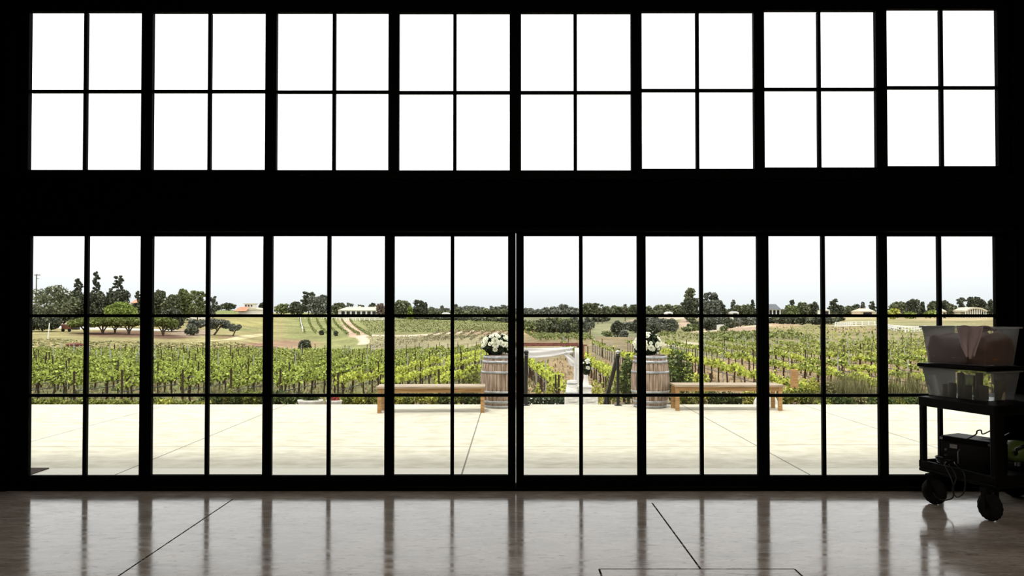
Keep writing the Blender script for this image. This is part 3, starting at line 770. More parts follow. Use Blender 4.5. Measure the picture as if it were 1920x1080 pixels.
# posts
def post_proto(name, mt, r, h, top=None):
    o = MB().tube([(0,0,-.1),(0,0,h)],[r,r*.92],7).build(name, mt); return o
pp = post_proto('trellis_post','vinewood',.035,1.6); ps = post_proto('trellis_stake','stake',.022,1.75); pe = post_proto('end_post','vinewood',.045,1.45)
cnt = [0,0,0]; pl = []
rows = {}
for c in cands: rows.setdefault((c[2],c[3]),[]).append(c)
for key, cs in rows.items():
    cs.sort(); 
    for i, c in enumerate(cs[::4]):
        px = 960+F*c[1]/c[0]
        if 40 < px < 1880: pl.append((c[0]-.75, c[1], key, i))
pl.sort(key=lambda q: q[0])
firsts = set(); objs = 0; rest = MB()
for y,x,key,i in pl:
    z = gz(x,y)
    if objs < 290:
        kind = 2 if i == 0 else ((1 if (i % 3) else 0) if key[0]=='R' else (1 if i % 4 == 2 else 0))
        base = (pp,ps,pe)[kind]
        if kind in firsts: o = base.copy(); C.objects.link(o)
        else: o = base; firsts.add(kind)
        o.location = (x,y,z); o.scale = (1,1,R.uniform(.92,1.1)); objs += 1
        side = 'left' if key[0]=='L' else 'right'
        lab = ['dark wooden trellis post inside the vine rows of the %s vineyard','thin grey steel trellis stake inside the vine rows of the %s vineyard','thick dark end post heading a vine row of the %s vineyard'][kind] % side
        tag(o, lab, 'post', ['trellis posts','trellis stakes','row end posts'][kind]+' of the %s vineyard' % side)
    else: rest.tube([(x,y,z-.1),(x,y,z+1.75)],.035,4)
for x,y,z,young in stk[::2] if len(stk) < 700 else stk[::3]: rest.tube([(x+.05,y,z-.1),(x+.05,y,z+(1.45 if young else 1.7))],.025,4)
tag(rest.build('distant_stakes','stake'), 'thin stakes standing among the back vine rows', 'stakes', kind='stuff')
# irrigation hoses
for key, cs in rows.items():
    a, b = cs[0], cs[-1]; n = 12; 
    if key[1] > 16: continue
    pts = []
    for i in range(n+1):
        t = i/n; x = a[1]+(b[1]-a[1])*t; y = a[0]-.7+(b[0]-a[0]+1.4)*t; pts.append((x,y,gz(x,y)+.62+.02*(i%2)))
    o = MB().tube(pts,.02,5).build('irrigation_hose','cable')
    side = 'left' if key[0]=='L' else 'right'
    tag(o, 'black irrigation hose strung under the vines of the %s vineyard' % side, 'hose', 'irrigation hoses of the %s vineyard' % side)
# dark end post seen through the gap and the tan wooden post
o = pe.copy(); C.objects.link(o); v = at(1042,738,28); o.location=(v.x,28,gz(v.x,28)); o.scale=(.8,.8,(at(1042,690,28).z-gz(v.x,28))/1.7); o.data = o.data.copy(); o.data.materials[0]=M['iron']; o.name='path_bollard'; tag(o,'slim black post in the dry grass below the steps, seen beside the arch','post')
v = at(1489,723,20); o = MB().box(-.08,.08,-.08,.08,-.1,at(1489,693,20).z-gz(v.x,20)).build('square_post','bench',bevel=.01); o.location=(v.x,20,gz(v.x,20)); tag(o,'square tan wooden post standing behind the right bench','post')

# weeds and dry grass between the rows
n = 9000; Yr = NR.uniform(20,62,n)**1.0; U = NR.uniform(-.68,.68,n); X = U*Yr
Z = T(X,Yr); P = np.stack([X,Yr,Z],1)
V,Fq = blades(P, NR.uniform(.08,.30,n), NR.uniform(.02,.07,n), .35)
tag(npmesh('dry_grass',V,Fq,'f_dry'), 'dry straw-coloured grass on the ground between the vine rows', 'grass', kind='stuff')
n = 5000; Yr = NR.uniform(24,60,n); X = NR.uniform(-.68,.05,n)*Yr; P = np.stack([X,Yr,T(X,Yr)],1)
V,Fq = blades(P, NR.uniform(.08,.25,n), NR.uniform(.03,.08,n), .4)
tag(npmesh('green_weeds',V,Fq,'f_mid'), 'green weeds under the left vineyard rows', 'weeds', kind='stuff')

for nm_,mt_,lb_,n_ in (('slope_grass','f_yelgrass','yellow dry grass on the slope behind the left vineyard',9000),('slope_weeds','f_mid','green weeds scattered over the slope behind the left vineyard',3500)):
    if mt_ not in M: fol('f_yelgrass',(.24,.21,.09),(.56,.50,.25))
    n_ = n_//4; Yr = NR.uniform(9.0,10.5,n_)**2; X = NR.uniform(-.66,-.31,n_)*Yr; P = np.stack([X,Yr,T(X,Yr)],1)
    V,Fq = blades(P, NR.uniform(.06,.20,n_), NR.uniform(.08,.4,n_), .4)
    tag(npmesh(nm_,V,Fq,mt_), lb_, 'grass', kind='stuff')
# ------------------------------------------------------------------ shrubs in the planting bed
def shrub(name, x, Y, w, h, mt, label, group=None, n=None, d=None, zb=None, ls=None, cat='shrub'):
    z = gz(x,Y) if zb is None else zb
    d = d or w; n = n or int(300+500*w*h)
    g = empty(name,(x,Y,z),0,label,cat,group)
    P = NR.normal(size=(n,3)); P /= np.linalg.norm(P,axis=1)[:,None]; P *= NR.uniform(0,1,(n,1))**.35
    bump = 1+.12*np.sin(P[:,[0]]*7+x)+.1*np.sin(P[:,[1]]*9)
    P = P*bump*np.array([w/2,d/2,h/2])+np.array([0,0,h*.52]); P[:,2]=np.maximum(P[:,2],.01)
    V,Fq = leaves(P, (ls or .05)*NR.uniform(.7,1.4,n), up=.2)
    npmesh('foliage',V,Fq,mt,g)
    mb = MB()
    for k in range(3):
        a = 2*PI*k/3+x; mb.tube([(0,0,-.05),(math.cos(a)*w*.12,math.sin(a)*w*.12,h*.35),(math.cos(a)*w*.25,math.sin(a)*w*.2,h*.7)],[.015,.012,.006],5)
    mb.build('stem','bark',g)
    return g
# flanking the steps
def pshrub(px0,px1,ytop,Y,mt,label,**k):
    x = at((px0+px1)/2,700,Y).x; w = (px1-px0)/F*Y; z = k.pop('zb', gz(x,Y)); h = at((px0+px1)/2,ytop,Y).z-z
    return shrub('garden_shrub',x,Y,w,max(h,.1),mt,label,zb=z,**k)
pshrub(868,904,684,15.0,'f_shrub','rounded olive-green shrub behind the left bench end, beside the barrel', d=.5)
pshrub(1160,1196,668,14.7,'f_dshrub','dark green shrub between the right handrail and the barrel', d=.5, n=900)
pshrub(1128,1164,700,16.2,'f_shrub','yellow-green shrub behind the right handrail', d=.6)
pshrub(1244,1296,655,14.7,'f_dshrub','large dark green shrub directly behind the barrel right of the stairs', d=.7, n=1200)
pshrub(1290,1330,700,15.2,'f_yel','low bright yellow-green shrub behind the left end of the right bench', d=.5)
for i,(a_,b_,t_,Y_) in enumerate(((1022,1042,717,26),(1004,1014,718,26.5),(1055,1068,718,26),(1104,1132,714,27))):
    pshrub(a_,b_,t_,Y_,'f_yel',['rounded yellow-green box shrub at the foot of the dark post','narrow yellow-green box shrub nearest the left handrail','yellow-green box shrub just left of the half barrel','wide yellow-green box shrub right of the white vase'][i],ls=.07,n=500)
x0=at(985,750,24).x; x1=at(1064,750,24).x
n=2600; P=np.stack([NR.uniform(x0,x1,n),NR.uniform(23.6,24.6,n),NR.uniform(0,1,n)],1); h_=at(1000,744,24).z
P[:,2]=T(P[:,0],P[:,1])+P[:,2]*(h_-gz(x0,24)); V,Fq=leaves(P,.09); o=npmesh('flowering_hedge',V,Fq,'f_bouq')
tag(o,'low dark hedge flecked with white blooms across the foot of the steps','hedge')
m_=(NR.uniform(0,1,n)<.10)&(P[:,2]>h_-.5); V,Fq=leaves(P[m_]+np.array([0,-.1,.03]),.07); npmesh('blossom',V,Fq,'petal',o)

# bed plants along the patio edge
bed = []
def bedrow(px0, px1, step, Y, hpx, mats, label, group, name='bed_plant', ls=.04, dens=1.0):
    p = px0
    while p < px1:
        w = R.uniform(.8,1.2)*step; Yj = Y+R.uniform(-.12,.12); x = at(p+w/2,750,Yj).x
        h = R.uniform(.75,1.25)*hpx/F*Yj
        shrub(name,x,Yj,w/F*Yj*1.25,h,R.choice(mats),label,group,n=int((130+3*hpx*step*.16)*dens),d=.35,ls=ls,cat='plant')
        p += step
bedrow(40,380,26,14.25,17,['f_yel','f_shrub','f_shrub'],'low yellow-green bedding plant along the patio edge, far left','left bed plants')
bedrow(380,512,19,14.35,30,['f_shrub','f_dshrub','f_reed'],'bushy green bedding plant along the patio edge left of the white planter','bed plants left of the planter')
bedrow(512,560,22,14.4,26,['f_dshrub'],'dark green bedding plant beside the white planter','dark bed plants')
bedrow(640,712,22,14.5,34,['f_shrub','f_dshrub','f_yel'],'green bedding plant between the planter and the left bench','bed plants left of the bench')
bedrow(712,905,22,14.5,27,['f_shrub','f_yel','f_dshrub'],'leafy bedding plant behind the left bench','bed plants behind the left bench')
bedrow(1262,1470,22,14.5,26,['f_shrub','f_yel','f_dshrub'],'leafy bedding plant behind the right bench','bed plants behind the right bench')
bedrow(1466,1540,24,14.8,42,['f_yel','f_shrub','f_reed'],'tall yellow-green bedding plant right of the right bench','bed plants right of the bench')
bedrow(1530,1880,24,14.2,22,['f_shrub','f_reed','f_dshrub'],'low green bedding plant along the patio edge, far right','right bed plants')
# reeds and tall grasses
def reed(px, Y, wpx, hpx, label, group, n=170):
    x = at(px,750,Y).x; z = gz(x,Y); w = wpx/F*Y; h = hpx/F*Y
    P = np.stack([NR.normal(0,w*.28,n),NR.normal(0,.15,n),np.zeros(n)],1)
    V,Fq = blades(P, NR.uniform(.45,1.1,n)*h, .006, .18)
    o = npmesh('grass_clump',V,Fq,'f_reed'); o.location=(x,Y,z); tag(o,label,'ornamental grass',group)
for p in range(1532,1740,13): reed(p+R.uniform(-5,5),14.9+R.uniform(-.3,.3),26,R.uniform(26,64),'tall brownish ornamental grass clump at the patio edge near the loaded cart','tall grasses right of the bench')
for p in range(395,512,18): reed(p,14.6,24,R.uniform(28,40),'short ornamental grass clump at the patio edge left of the white planter','short grasses at the patio edge')

# ------------------------------------------------------------------ hillside vine rows (far)
def hill_rows(polys, name, mt, label, h=1.3, per=5, size=.5, ymin=90, step=.8):
    Ps = []
    for pts in polys:
        W = [hit(x,y,ymin) for x,y in pts]
        for a,b in zip(W,W[1:]):
            Lg = (b-a).length
            if Lg > 120: continue
            k = max(2,int(Lg/(step*.4))); t = np.repeat(np.linspace(0,1,k),per); m = len(t)
            X = a.x+(b.x-a.x)*t+NR.normal(0,.12,m); Y = a.y+(b.y-a.y)*t+NR.normal(0,.12,m)
            Ps.append(np.stack([X,Y,T(X,Y)+NR.uniform(.15,h,m)],1))
    P = np.concatenate(Ps); V,Fq = leaves(P,size*NR.uniform(.7,1.3,len(P)),up=.2)
    tag(npmesh(name,V,Fq,mt),label,'vines',kind='stuff')
polys=[]
for j in range(9):
    y = 601.5+j*2.9
    polys.append([(x, y + 3.5*((x-700)/260)*(1-j/9)+ (-2.5 if j>6 else 0)*((x-700)/260)) for x in range(672+j*3,965,14)])
hill_rows(polys,'hillside_vines','hillvine','contour rows of green vines on the hill right of the dirt track', h=.55, size=.3, per=3)
polys=[]
for k in range(7):
    x0 = 563+15.5*k
    polys.append([(x0+ (k*1.2+2)*(t**1.6)*4.2, 599+ t*(26+k)) for t in [i/7 for i in range(8)]])
hill_rows(polys,'sloping_vines','hillvine','rows of vines running down the hill left of the dirt track', h=.7, size=.26, per=3)
polys=[]
for j in range(8):
    y=633+j*3.2; polys.append([(x,y-(x-695)*.018*(j)) for x in range(695,900,14)])
hill_rows(polys,'dormant_vines','dormant','grey-brown sparse vine rows below the contour track', h=.45, per=2, size=.2)
polys=[]
for j in range(9):
    x0=830+j*17; polys.append([(x0-(t*34),621+t*(16+j*.5)) for t in (0,.35,.7,1)])
hill_rows(polys,'brown_slope_vines','dormant','short vine rows crossing the tan slope above the left flower arrangement', h=.5, per=2, size=.24)
polys=[]
for j in range(8):
    x0=984+j*14; polys.append([(x0+t*30,624+t*16) for t in (0,.35,.7,1)])
hill_rows(polys,'valley_vines','hillvine','slanting vine rows on the slope above the ceremony arch', h=.6, per=3, size=.22)
polys=[[(x,y+3*math.sin((x-1230)/75)) for x in range(1238,1440,14)] for y in (628,634,639)]
polys+= [[(1325+k*22+t*60, 627+t*24) for t in (0,.3,.6,1)] for k in range(8)]
hill_rows(polys,'middle_hill_vines','hillvine','curving vine rows on the rise behind the right bench', h=.7, per=3, size=.26)
polys=[[(x,y+ (x-1440)*.02*(1 if j%2 else .6)) for x in range(1440,1660,14)] for j,y in enumerate((618,622,627,632,637,642))]
hill_rows(polys,'upper_right_vines','vinefar','green vine rows below the dry knoll on the right', h=.7, per=3, size=.24)
polys=[[(x,y) for x in range(1660,1880,14)] for y in (624,631,638,645)]
hill_rows(polys,'far_right_vines','vinefar','green vine rows below the white fence on the far right', h=.7, per=3, size=.24)

# ------------------------------------------------------------------ trees
def tree(px, ytop, wpx, Y, kind, mt, label, group=None, basepy=None, name=None):
    c = at(px, 585, Y); x = c.x; z = gz(x,Y); top = at(px,ytop,Y).z; 
    h = max(top-z, 1.2); w = wpx/F*Y
    nm = name or {'broad':'broadleaf_tree','pine':'pine_tree','umb':'umbrella_tree','cyp':'cypress_tree','palm':'palm_tree','bush':'bush','euc':'eucalyptus_tree','olive':'olive_tree'}[kind]
    g = empty(nm,(x,Y,z),0,label,'palm' if kind=='palm' else 'bush' if kind=='bush' else 'tree',group)
    blobs = []  # (cx,cy,cz,rx,ry,rz,weight)
    rr_ = random.Random(int(px*7+ytop*13+Y))
    tr = MB(); tw = max(.12, w*.035)
    if kind == 'broad':
        blobs.append((0,0,h*.48,w*.47,w*.42,h*.46,4))
        for k in range(9):
            a = rr_.uniform(0,2*PI); q = rr_.uniform(.25,.36)
            blobs.append((math.cos(a)*w*.28, math.sin(a)*w*.2, h*rr_.uniform(.38,.86), w*q*.6,w*q*.6,h*rr_.uniform(.12,.2),1))
        blobs.append((rr_.uniform(-.1,.1)*w,0,h*.86,w*.2,w*.2,h*.14,1))
        tr.tube([(0,0,-.3),(0,0,h*.5)],[tw,tw*.5],6)
    elif kind == 'pine':
        blobs.append((0,0,h*.38,w*.42,w*.35,h*.22,2.4))
        for k in range(46):
            t = .42+.56*(k+rr_.random())/46; ww = .25+(1-t)*1.3
            blobs.append((rr_.uniform(-1,1)*w*.42*min(1,ww), rr_.uniform(-1,1)*w*.3*ww, h*t, w*rr_.uniform(.04,.10), w*.08, h*rr_.uniform(.010,.026), .19))
        tr.tube([(0,0,-.3),(0,0,h*.5),(w*.02,0,h*.95)],[tw,tw*.8,tw*.35],6)
        for k in range(5):
            t = .5+.09*k; a = rr_.choice((-1,1)); tr.tube([(0,0,h*t),(a*w*.25*(1.2-t),0,h*(t+.05))],[tw*.4,tw*.2],4)
    elif kind == 'euc':
        for k in range(22):
            t = .3+.68*(k+rr_.random())/22; ww = .45*math.sin(PI*min(1,t*.85+.1))+.12
            blobs.append((rr_.uniform(-1,1)*w*ww*.8, rr_.uniform(-1,1)*w*.3, h*t, w*rr_.uniform(.10,.19), w*.16, h*rr_.uniform(.035,.075), .8))
        blobs.append((0,0,h*.45,w*.36,w*.3,h*.3,2.5))
        tr.tube([(0,0,-.3),(w*.03,0,h*.5),(0,0,h*.9)],[tw,tw*.7,tw*.3],6)
    elif kind == 'umb':
        blobs.append((0,0,h*.70,w*.46,w*.4,h*.22,2))
        for k in range(8):
            a = 2*PI*k/8; blobs.append((math.cos(a)*w*.32, math.sin(a)*w*.25, h*rr_.uniform(.55,.75), w*.2,w*.2,h*.17,1))
        blobs.append((0,0,h*.84,w*.28,w*.28,h*.14,1))
        for k in range(4):
            a = 2*PI*k/4+.5; tr.tube([(0,0,-.2),(math.cos(a)*w*.03,math.sin(a)*w*.03,h*.2),(math.cos(a)*w*.2,math.sin(a)*w*.15,h*.6)],[tw*.8,tw*.7,tw*.4],5)
    elif kind == 'olive':
        for k in range(9):
            a = rr_.uniform(0,2*PI); blobs.append((math.cos(a)*w*.27, math.sin(a)*w*.22, h*rr_.uniform(.5,.85), w*.19,w*.19,h*.16,1))
        tr.tube([(-w*.2,0,-.2),(-w*.05,0,h*.25),(w*.1,0,h*.6)],[tw*1.1,tw*.9,tw*.5],5); tr.tube([(-w*.05,0,h*.25),(-w*.2,0,h*.6)],[tw*.7,tw*.4],5); tr.tube([(w*.02,0,h*.4),(w*.28,.1,h*.7)],[tw*.6,tw*.3],5)
    elif kind == 'cyp':
        for k in range(5): blobs.append((0,0,h*(.15+.18*k),w*.45*(1-.12*k),w*.45*(1-.12*k),h*.15,1))
        tr.tube([(0,0,-.3),(0,0,h*.3)],[tw*2,tw],5)
    elif kind == 'bush':
        for k in range(6):
            a = 2*PI*k/6; blobs.append((math.cos(a)*w*.28, math.sin(a)*w*.2, h*rr_.uniform(.35,.6), w*.24,w*.22,h*.34,1))
        blobs.append((0,0,h*.5,w*.3,w*.3,h*.42,1.5)); tr.tube([(0,0,-.3),(0,0,h*.4)],[tw*.6,tw*.3],5)
    if kind == 'palm':
        tr.tube([(0,0,-.3),(w*.04,0,h*.5),(0,0,h*.92)],[w*.09,w*.07,w*.06],6)
        vs=[];fs=[]
        mb = MB()
        for k in range(34):
            a = rr_.uniform(0,2*PI); e = rr_.uniform(-.5,1.2); Lf = w*.55
            p0 = Vector((0,0,h*.92)); d = Vector((math.cos(a)*math.cos(e),math.sin(a)*math.cos(e),math.sin(e))); s_ = Vector((-math.sin(a),math.cos(a),0))*w*.05
            p1 = p0+d*Lf*.55; p2 = p0+d*Lf+Vector((0,0,-w*.18))
            mb.add([p0-s_*.4,p0+s_*.4,p1+s_,p2,p1-s_],[(0,1,2,3,4)])
        mb.build('fronds', mt, g); tr.build('trunk','bark',g); return g
    area = wpx*(proj(x,Y,z)[1]-ytop)
    n = int(min(4200, max(320, area*2.0)))
    W = np.array([b[6] for b in blobs]); W = W/W.sum(); idx = NR.choice(len(blobs), n, p=W)
    B = np.array(blobs)[idx]
    D = NR.normal(size=(n,3)); D /= np.linalg.norm(D,axis=1)[:,None]; D *= NR.uniform(0,1,(n,1))**.4
    P = B[:,:3]+D*B[:,3:6]; P[:,2] = np.maximum(P[:,2],.05)
    ls = 3.0/F*Y if kind in ('pine','euc','olive') else 3.8/F*Y
    V,Fq = leaves(P, ls*NR.uniform(.6,1.3,n), asp=1.15)
    npmesh('crown',V,Fq,mt,g); tr.build('trunk','bark',g)
    return g

TR = [
 # left panel skyline group
 (104,534,96,172,'broad','f_olive','largest rounded olive-green tree at the far left, beside the utility pole'),
 (140,546,56,176,'broad','f_dark','dark rounded tree just right of the largest far-left tree'),
 (146,521,34,180,'pine','f_dark','ragged dark pine rising above the far-left trees, left of the first muntin'),
 (180,509,26,184,'pine','f_dark','tallest ragged pine of the far-left trees, just right of the first muntin'),
 (184,546,48,176,'broad','f_dark','dark dense tree below the tallest far-left pine'),
 (221,516,38,182,'pine','f_dark','ragged pine behind the bright green umbrella tree'),
 (222,546,48,178,'broad','f_dark','dark bushy tree between the ragged pine and the bright green umbrella tree'),
 (227,565,58,158,'umb','f_light','bright green umbrella-shaped tree in front of the dark pines'),
 (258,545,18,180,'pine','f_dark','slim dark pine beside the first thick mullion, right of a red-roofed house'),
 (272,556,26,182,'broad','f_dark','dark tree largely behind the first thick mullion'),
 (80,588,66,140,'bush','f_dark','wide dark low tree with black shade at the far-left end of the grass slope'),
 (160,594,62,138,'umb','f_umb','low umbrella-shaped tree behind the first muntin, leftmost of the roadside row'),
 (193,592,56,136,'umb','f_umb','low umbrella-shaped tree in the roadside row, right of the first muntin'),
 (216,594,40,140,'umb','f_umb','middle low umbrella-shaped tree of the roadside row below the bright green tree'),
 (242,592,54,136,'umb','f_umb','low umbrella-shaped tree in the roadside row, left of the first thick mullion'),
 (306,592,56,134,'umb','f_umb','low umbrella-shaped tree of the roadside row standing right of the first thick mullion'),
 (296,543,30,190,'broad','f_olive','olive-green tree just right of the first thick mullion'),
 (320,552,38,188,'broad','f_olive','shorter green tree between taller trees in the second door'),
 (345,542,38,192,'broad','f_mid','tall bright olive tree with rounded top in the second door'),
 (370,545,36,190,'euc','f_mid','tall feathery green tree left of the second muntin'),
 (399,556,16,200,'euc','f_grey_haze','small grey-green tree just right of the second muntin'),
 (322,578,50,150,'broad','f_dark','dark low tree with leaning trunk behind the roadside row'),
 (370,597,44,138,'olive','f_grey_haze','grey-green olive tree left of the second muntin on the gravel mound'),
 (410,596,50,140,'olive','f_grey_haze','grey-green olive tree with slanting bare trunk right of the second muntin'),
 (441,606,26,138,'olive','f_grey_haze','small olive tree at the right end of the mulch bed'),
 (360,612,26,136,'bush','f_dark','dark round bush beneath the olive trees'),
 (428,568,30,290,'broad','f_dark','dark round tree left of the red-roofed white house'),
 (408,573,18,300,'broad','f_dark','small dark tree between the feathery tree and the red-roofed white house'),
 (491,568,14,300,'broad','f_dark','small dark tree at the right gable of the red-roofed white house'),
 (528,570,30,300,'broad','f_mid','light green bushy tree right of the second thick mullion'),
 (557,566,40,290,'broad','f_dark','dark dome-shaped tree left of the tall tree near the third muntin'),
 (578,547,32,300,'euc','f_dark','tall dark tree with open crown rising above its neighbours in the third door'),
 (597,556,44,285,'broad','f_grey_haze','grey-green weeping tree just left of the third muntin'),
 (607,553,22,295,'euc','f_grey_haze','slim feathery treetop behind the weeping tree'),
 (634,568,32,310,'broad','f_olive','tree at the left gable of the long white house'),
 (655,568,16,330,'euc','f_grey_haze','slim tree rising behind the left part of the long house roof'),
 (676,572,14,330,'broad','f_dark','small tree behind the middle of the long house roof'),
 (698,568,22,330,'broad','f_dark','dark tree behind the right end of the long house roof'),
 (714,569,18,275,'broad','f_brown','pinkish-brown tree at the right end of the long white house'),
 (727,567,14,320,'cyp','f_dark','dark tree by the third thick mullion next to the pinkish-brown tree'),
 (753,563,44,320,'broad','f_olive','broad dark tree right of the third thick mullion'),
 (783,563,28,325,'euc','f_dark','tall dark tree behind the pale green pointed tree'),
 (769,575,15,280,'cyp','f_light','pale green pointed tree in front of dark trees in the fourth door'),
 (798,568,11,330,'cyp','f_dark','slim dark conifer in the middle of the fourth door treeline'),
]
FAR = [ # distant hazy treeline
 (812,576,22),(824,579,16),(829,574,8),(836,578,12),(854,571,9),(864,576,11),(882,574,28),(903,576,12),(912,579,12),(921,574,7),(934,575,18),(945,572,12),(958,577,14),
 (990,578,16),(1009,580,14),(1022,577,14),(1037,575,18),(1051,572,12),(1058,571,12),(1068,576,14),(1081,578,14),
]
FAR2 = [(1106,568,26),(1124,577,20),(1140,575,20),(1152,573,16),(1168,575,14),(1186,571,16),(1203,577,16),(1216,574,16),(1234,572,16),(1250,571,15),(1268,572,18)]
for i,(p,t,w) in enumerate(FAR):
    TR.append((p,t,w*1.45,560+R.uniform(-40,60),'cyp' if w<10 else 'broad','f_grey_haze','small hazy tree in the distant treeline above the valley', 'distant treeline trees'))
for i,(p,t,w) in enumerate(FAR2):
    TR.append((p,t,w*1.35,430+R.uniform(-30,30),'broad','f_olive','dark tree on the ridge right of the fifth door muntin', 'ridge trees right of the arch'))
TR += [
 (1295,540,34,320,'euc','f_olive','tallest tree on the right, dark and upright, left of the sixth muntin'),
 (1294,560,34,318,'broad','f_dark','dense dark tree under the tallest tree left of the sixth muntin'),
 (1326,548,20,322,'euc','f_grey_haze','tall open grey-green tree just right of the sixth muntin'),
 (1342,550,26,320,'euc','f_grey_haze','twin-topped grey-green tree right of the sixth muntin'),
 (1336,562,36,316,'broad','f_grey_haze','dense grey-green tree below the twin-topped tree'),
 (1354,567,18,318,'broad','f_dark','dark sloping tree right of the twin-topped tree'),
 (1375,562,15,360,'pine','f_grey_haze','small open-crowned tree alone on the ridge left of the fifth thick mullion'),
 (1384,572,28,350,'broad','f_olive','low olive tree under the open-crowned ridge tree'),
 (1402,571,22,350,'broad','f_olive','low olive tree beside the sixth thick mullion'),
 (1411,562,12,355,'pine','f_dark','slim open tree next to the sixth thick mullion'),
 (1485,562,18,340,'pine','f_dark','open dark tree right of the dark-roofed house'),
 (1486,573,28,320,'broad','f_mid','low green tree under the open dark tree'),
 (1507,567,24,330,'broad','f_olive','rounded green tree in the middle of the seventh door'),
 (1526,566,22,332,'broad','f_dark','dark tree left of the seventh muntin'),
 (1563,561,20,330,'euc','f_dark','tall dark tree right of the seventh muntin, by the white shed'),
 (1577,572,14,330,'broad','f_dark','small dark tree between two taller trees in the seventh door'),
 (1592,573,22,335,'broad','f_olive','low olive tree right of the white shed'),
 (1604,571,16,335,'broad','f_dark','dark flat-topped tree in the seventh door'),
 (1618,567,12,335,'cyp','f_grey_haze','pointed grey tree left of the tan house'),
 (1636,566,13,330,'euc','f_dark','dark tree above the tan house'),
 (1683,565,32,260,'broad','f_olive','broad dark tree left in the last door'),
 (1711,561,30,262,'broad','f_dark','tallest rounded dark tree left of the last muntin'),
 (1730,566,12,262,'cyp','f_dark','slim dark conifer left of the last muntin'),
 (1750,564,22,264,'broad','f_olive','rounded tree touching the last muntin'),
 (1772,563,16,262,'broad','f_dark','dark tree just right of the last muntin'),
 (1785,570,20,258,'broad','f_olive','low tree above the white tote right of the last muntin'),
 (1803,558,20,262,'euc','f_dark','tall dark tree left of the white columned building'),
 (1832,557,38,268,'broad','f_dark','wide dark tree behind the white columned building'),
 (1857,562,16,262,'broad','f_dark','dark tree at the right end of the last door'),
 (1674,577,24,235,'bush','f_yel','bright yellow-green bush at the left edge of the last door'),
 (1706,583,24,235,'bush','f_light','low pale green bush under the tallest rounded dark tree'),
 (1744,581,24,235,'bush','f_light','pale green bush left of the last muntin'),
 # valley and middle distance
 (992,600,26,170,'bush','f_mid','green shrub cluster left in the fifth door, above the tan mound'),
 (1014,598,30,185,'broad','f_olive','olive tree left of the small valley palm'),
 (1038,597,32,190,'broad','f_olive','broad olive tree in the valley above the arch beam'),
 (1058,598,30,188,'broad','f_mid','green valley tree left of the fifth muntin'),
 (1076,594,30,210,'broad','f_grey_haze','dark grey-green valley tree beside the fifth muntin'),
 (1100,594,24,220,'broad','f_grey_haze','grey-green valley tree right of the fifth muntin'),
 (1126,594,40,330,'broad','f_dark','dark tree above the small white valley building'),
 (1158,601,28,165,'broad','f_dark','dark round tree on the grassy slope right of the palms'),
 (1170,616,16,160,'bush','f_grey_haze','small grey bush beside the dark round slope tree'),
 (1138,627,22,128,'bush','f_mid','low green bush at the foot of the grassy slope'),
 (1216,594,24,230,'broad','f_grey_haze','grey-green tree right of the fourth thick mullion, above the flowers'),
 (1236,596,36,215,'broad','f_grey_haze','broad grey-green tree above the right flower arrangement'),
 (1252,599,24,220,'broad','f_dark','dark tree left of the tan bank'),
 (1224,606,26,190,'broad','f_dark','dark tree low above the right flower arrangement'),
 (1258,613,20,180,'bush','f_dark','dark bush at the foot of the tan bank'),
 (1298,593,20,210,'euc','f_olive','olive tree left of the sixth muntin at mid slope'),
 (1288,612,20,160,'bush','f_mid','green bush below the tan bank left of the sixth muntin'),
 (1303,606,22,165,'bush','f_mid','green bush tight to the sixth muntin'),
 (1335,592,36,220,'broad','f_grey_haze','wide dark grove tree right of the sixth muntin, below the twin-topped tree'),
 (1352,594,24,225,'broad','f_grey_haze','grove tree beside the pale shrub right of the sixth muntin'),
 (1366,595,20,200,'broad','f_dark','dark tree in front of the white roadside building'),
 (1358,616,16,140,'bush','f_mid','small green bush on the pink dirt track'),
 (1392,593,34,250,'broad','f_dark','dark tree left of the sixth thick mullion on the slope'),
 (1456,592,36,250,'bush','f_dark','dark hedge tree behind the dry knoll'),
 (1484,592,30,240,'bush','f_dark','dark hedge tree at the top of the dry knoll'),
 (1504,594,30,200,'broad','f_dark','dark tree at the right foot of the dry knoll'),
 (1528,595,34,190,'broad','f_dark','dark tree left of the seventh muntin below the ridge'),
 (1556,596,36,190,'broad','f_dark','dark tree right of the seventh muntin below the ridge'),
 (752,594,30,290,'bush','f_dark','dark hedge bush above the contour vines, right of the third thick mullion'),
 (784,594,34,290,'bush','f_dark','dark hedge bush above the contour vines, middle of the fourth door left half'),
 (820,595,42,300,'bush','f_dark','dark hedge bush above the contour vines, left of the fourth muntin'),
 (862,596,26,320,'bush','f_olive','olive bush above the contour vines, right of the fourth muntin'),
 (900,595,26,310,'bush','f_dark','dark bush above the left flower arrangement'),
 (925,595,30,310,'broad','f_olive','olive tree upslope of the left flower arrangement'),
 (950,596,26,310,'broad','f_dark','dark tree next to the centre mullion'),
 (572,635,24,108,'bush','f_dark','dark bush on the brown slope below the hill vines'),
 (603,619,8,172,'bush','f_dark','small dark bush left of the third muntin on the grass'),
 (630,623,8,165,'bush','f_dark','small dark bush right of the third muntin on the grass'),
]
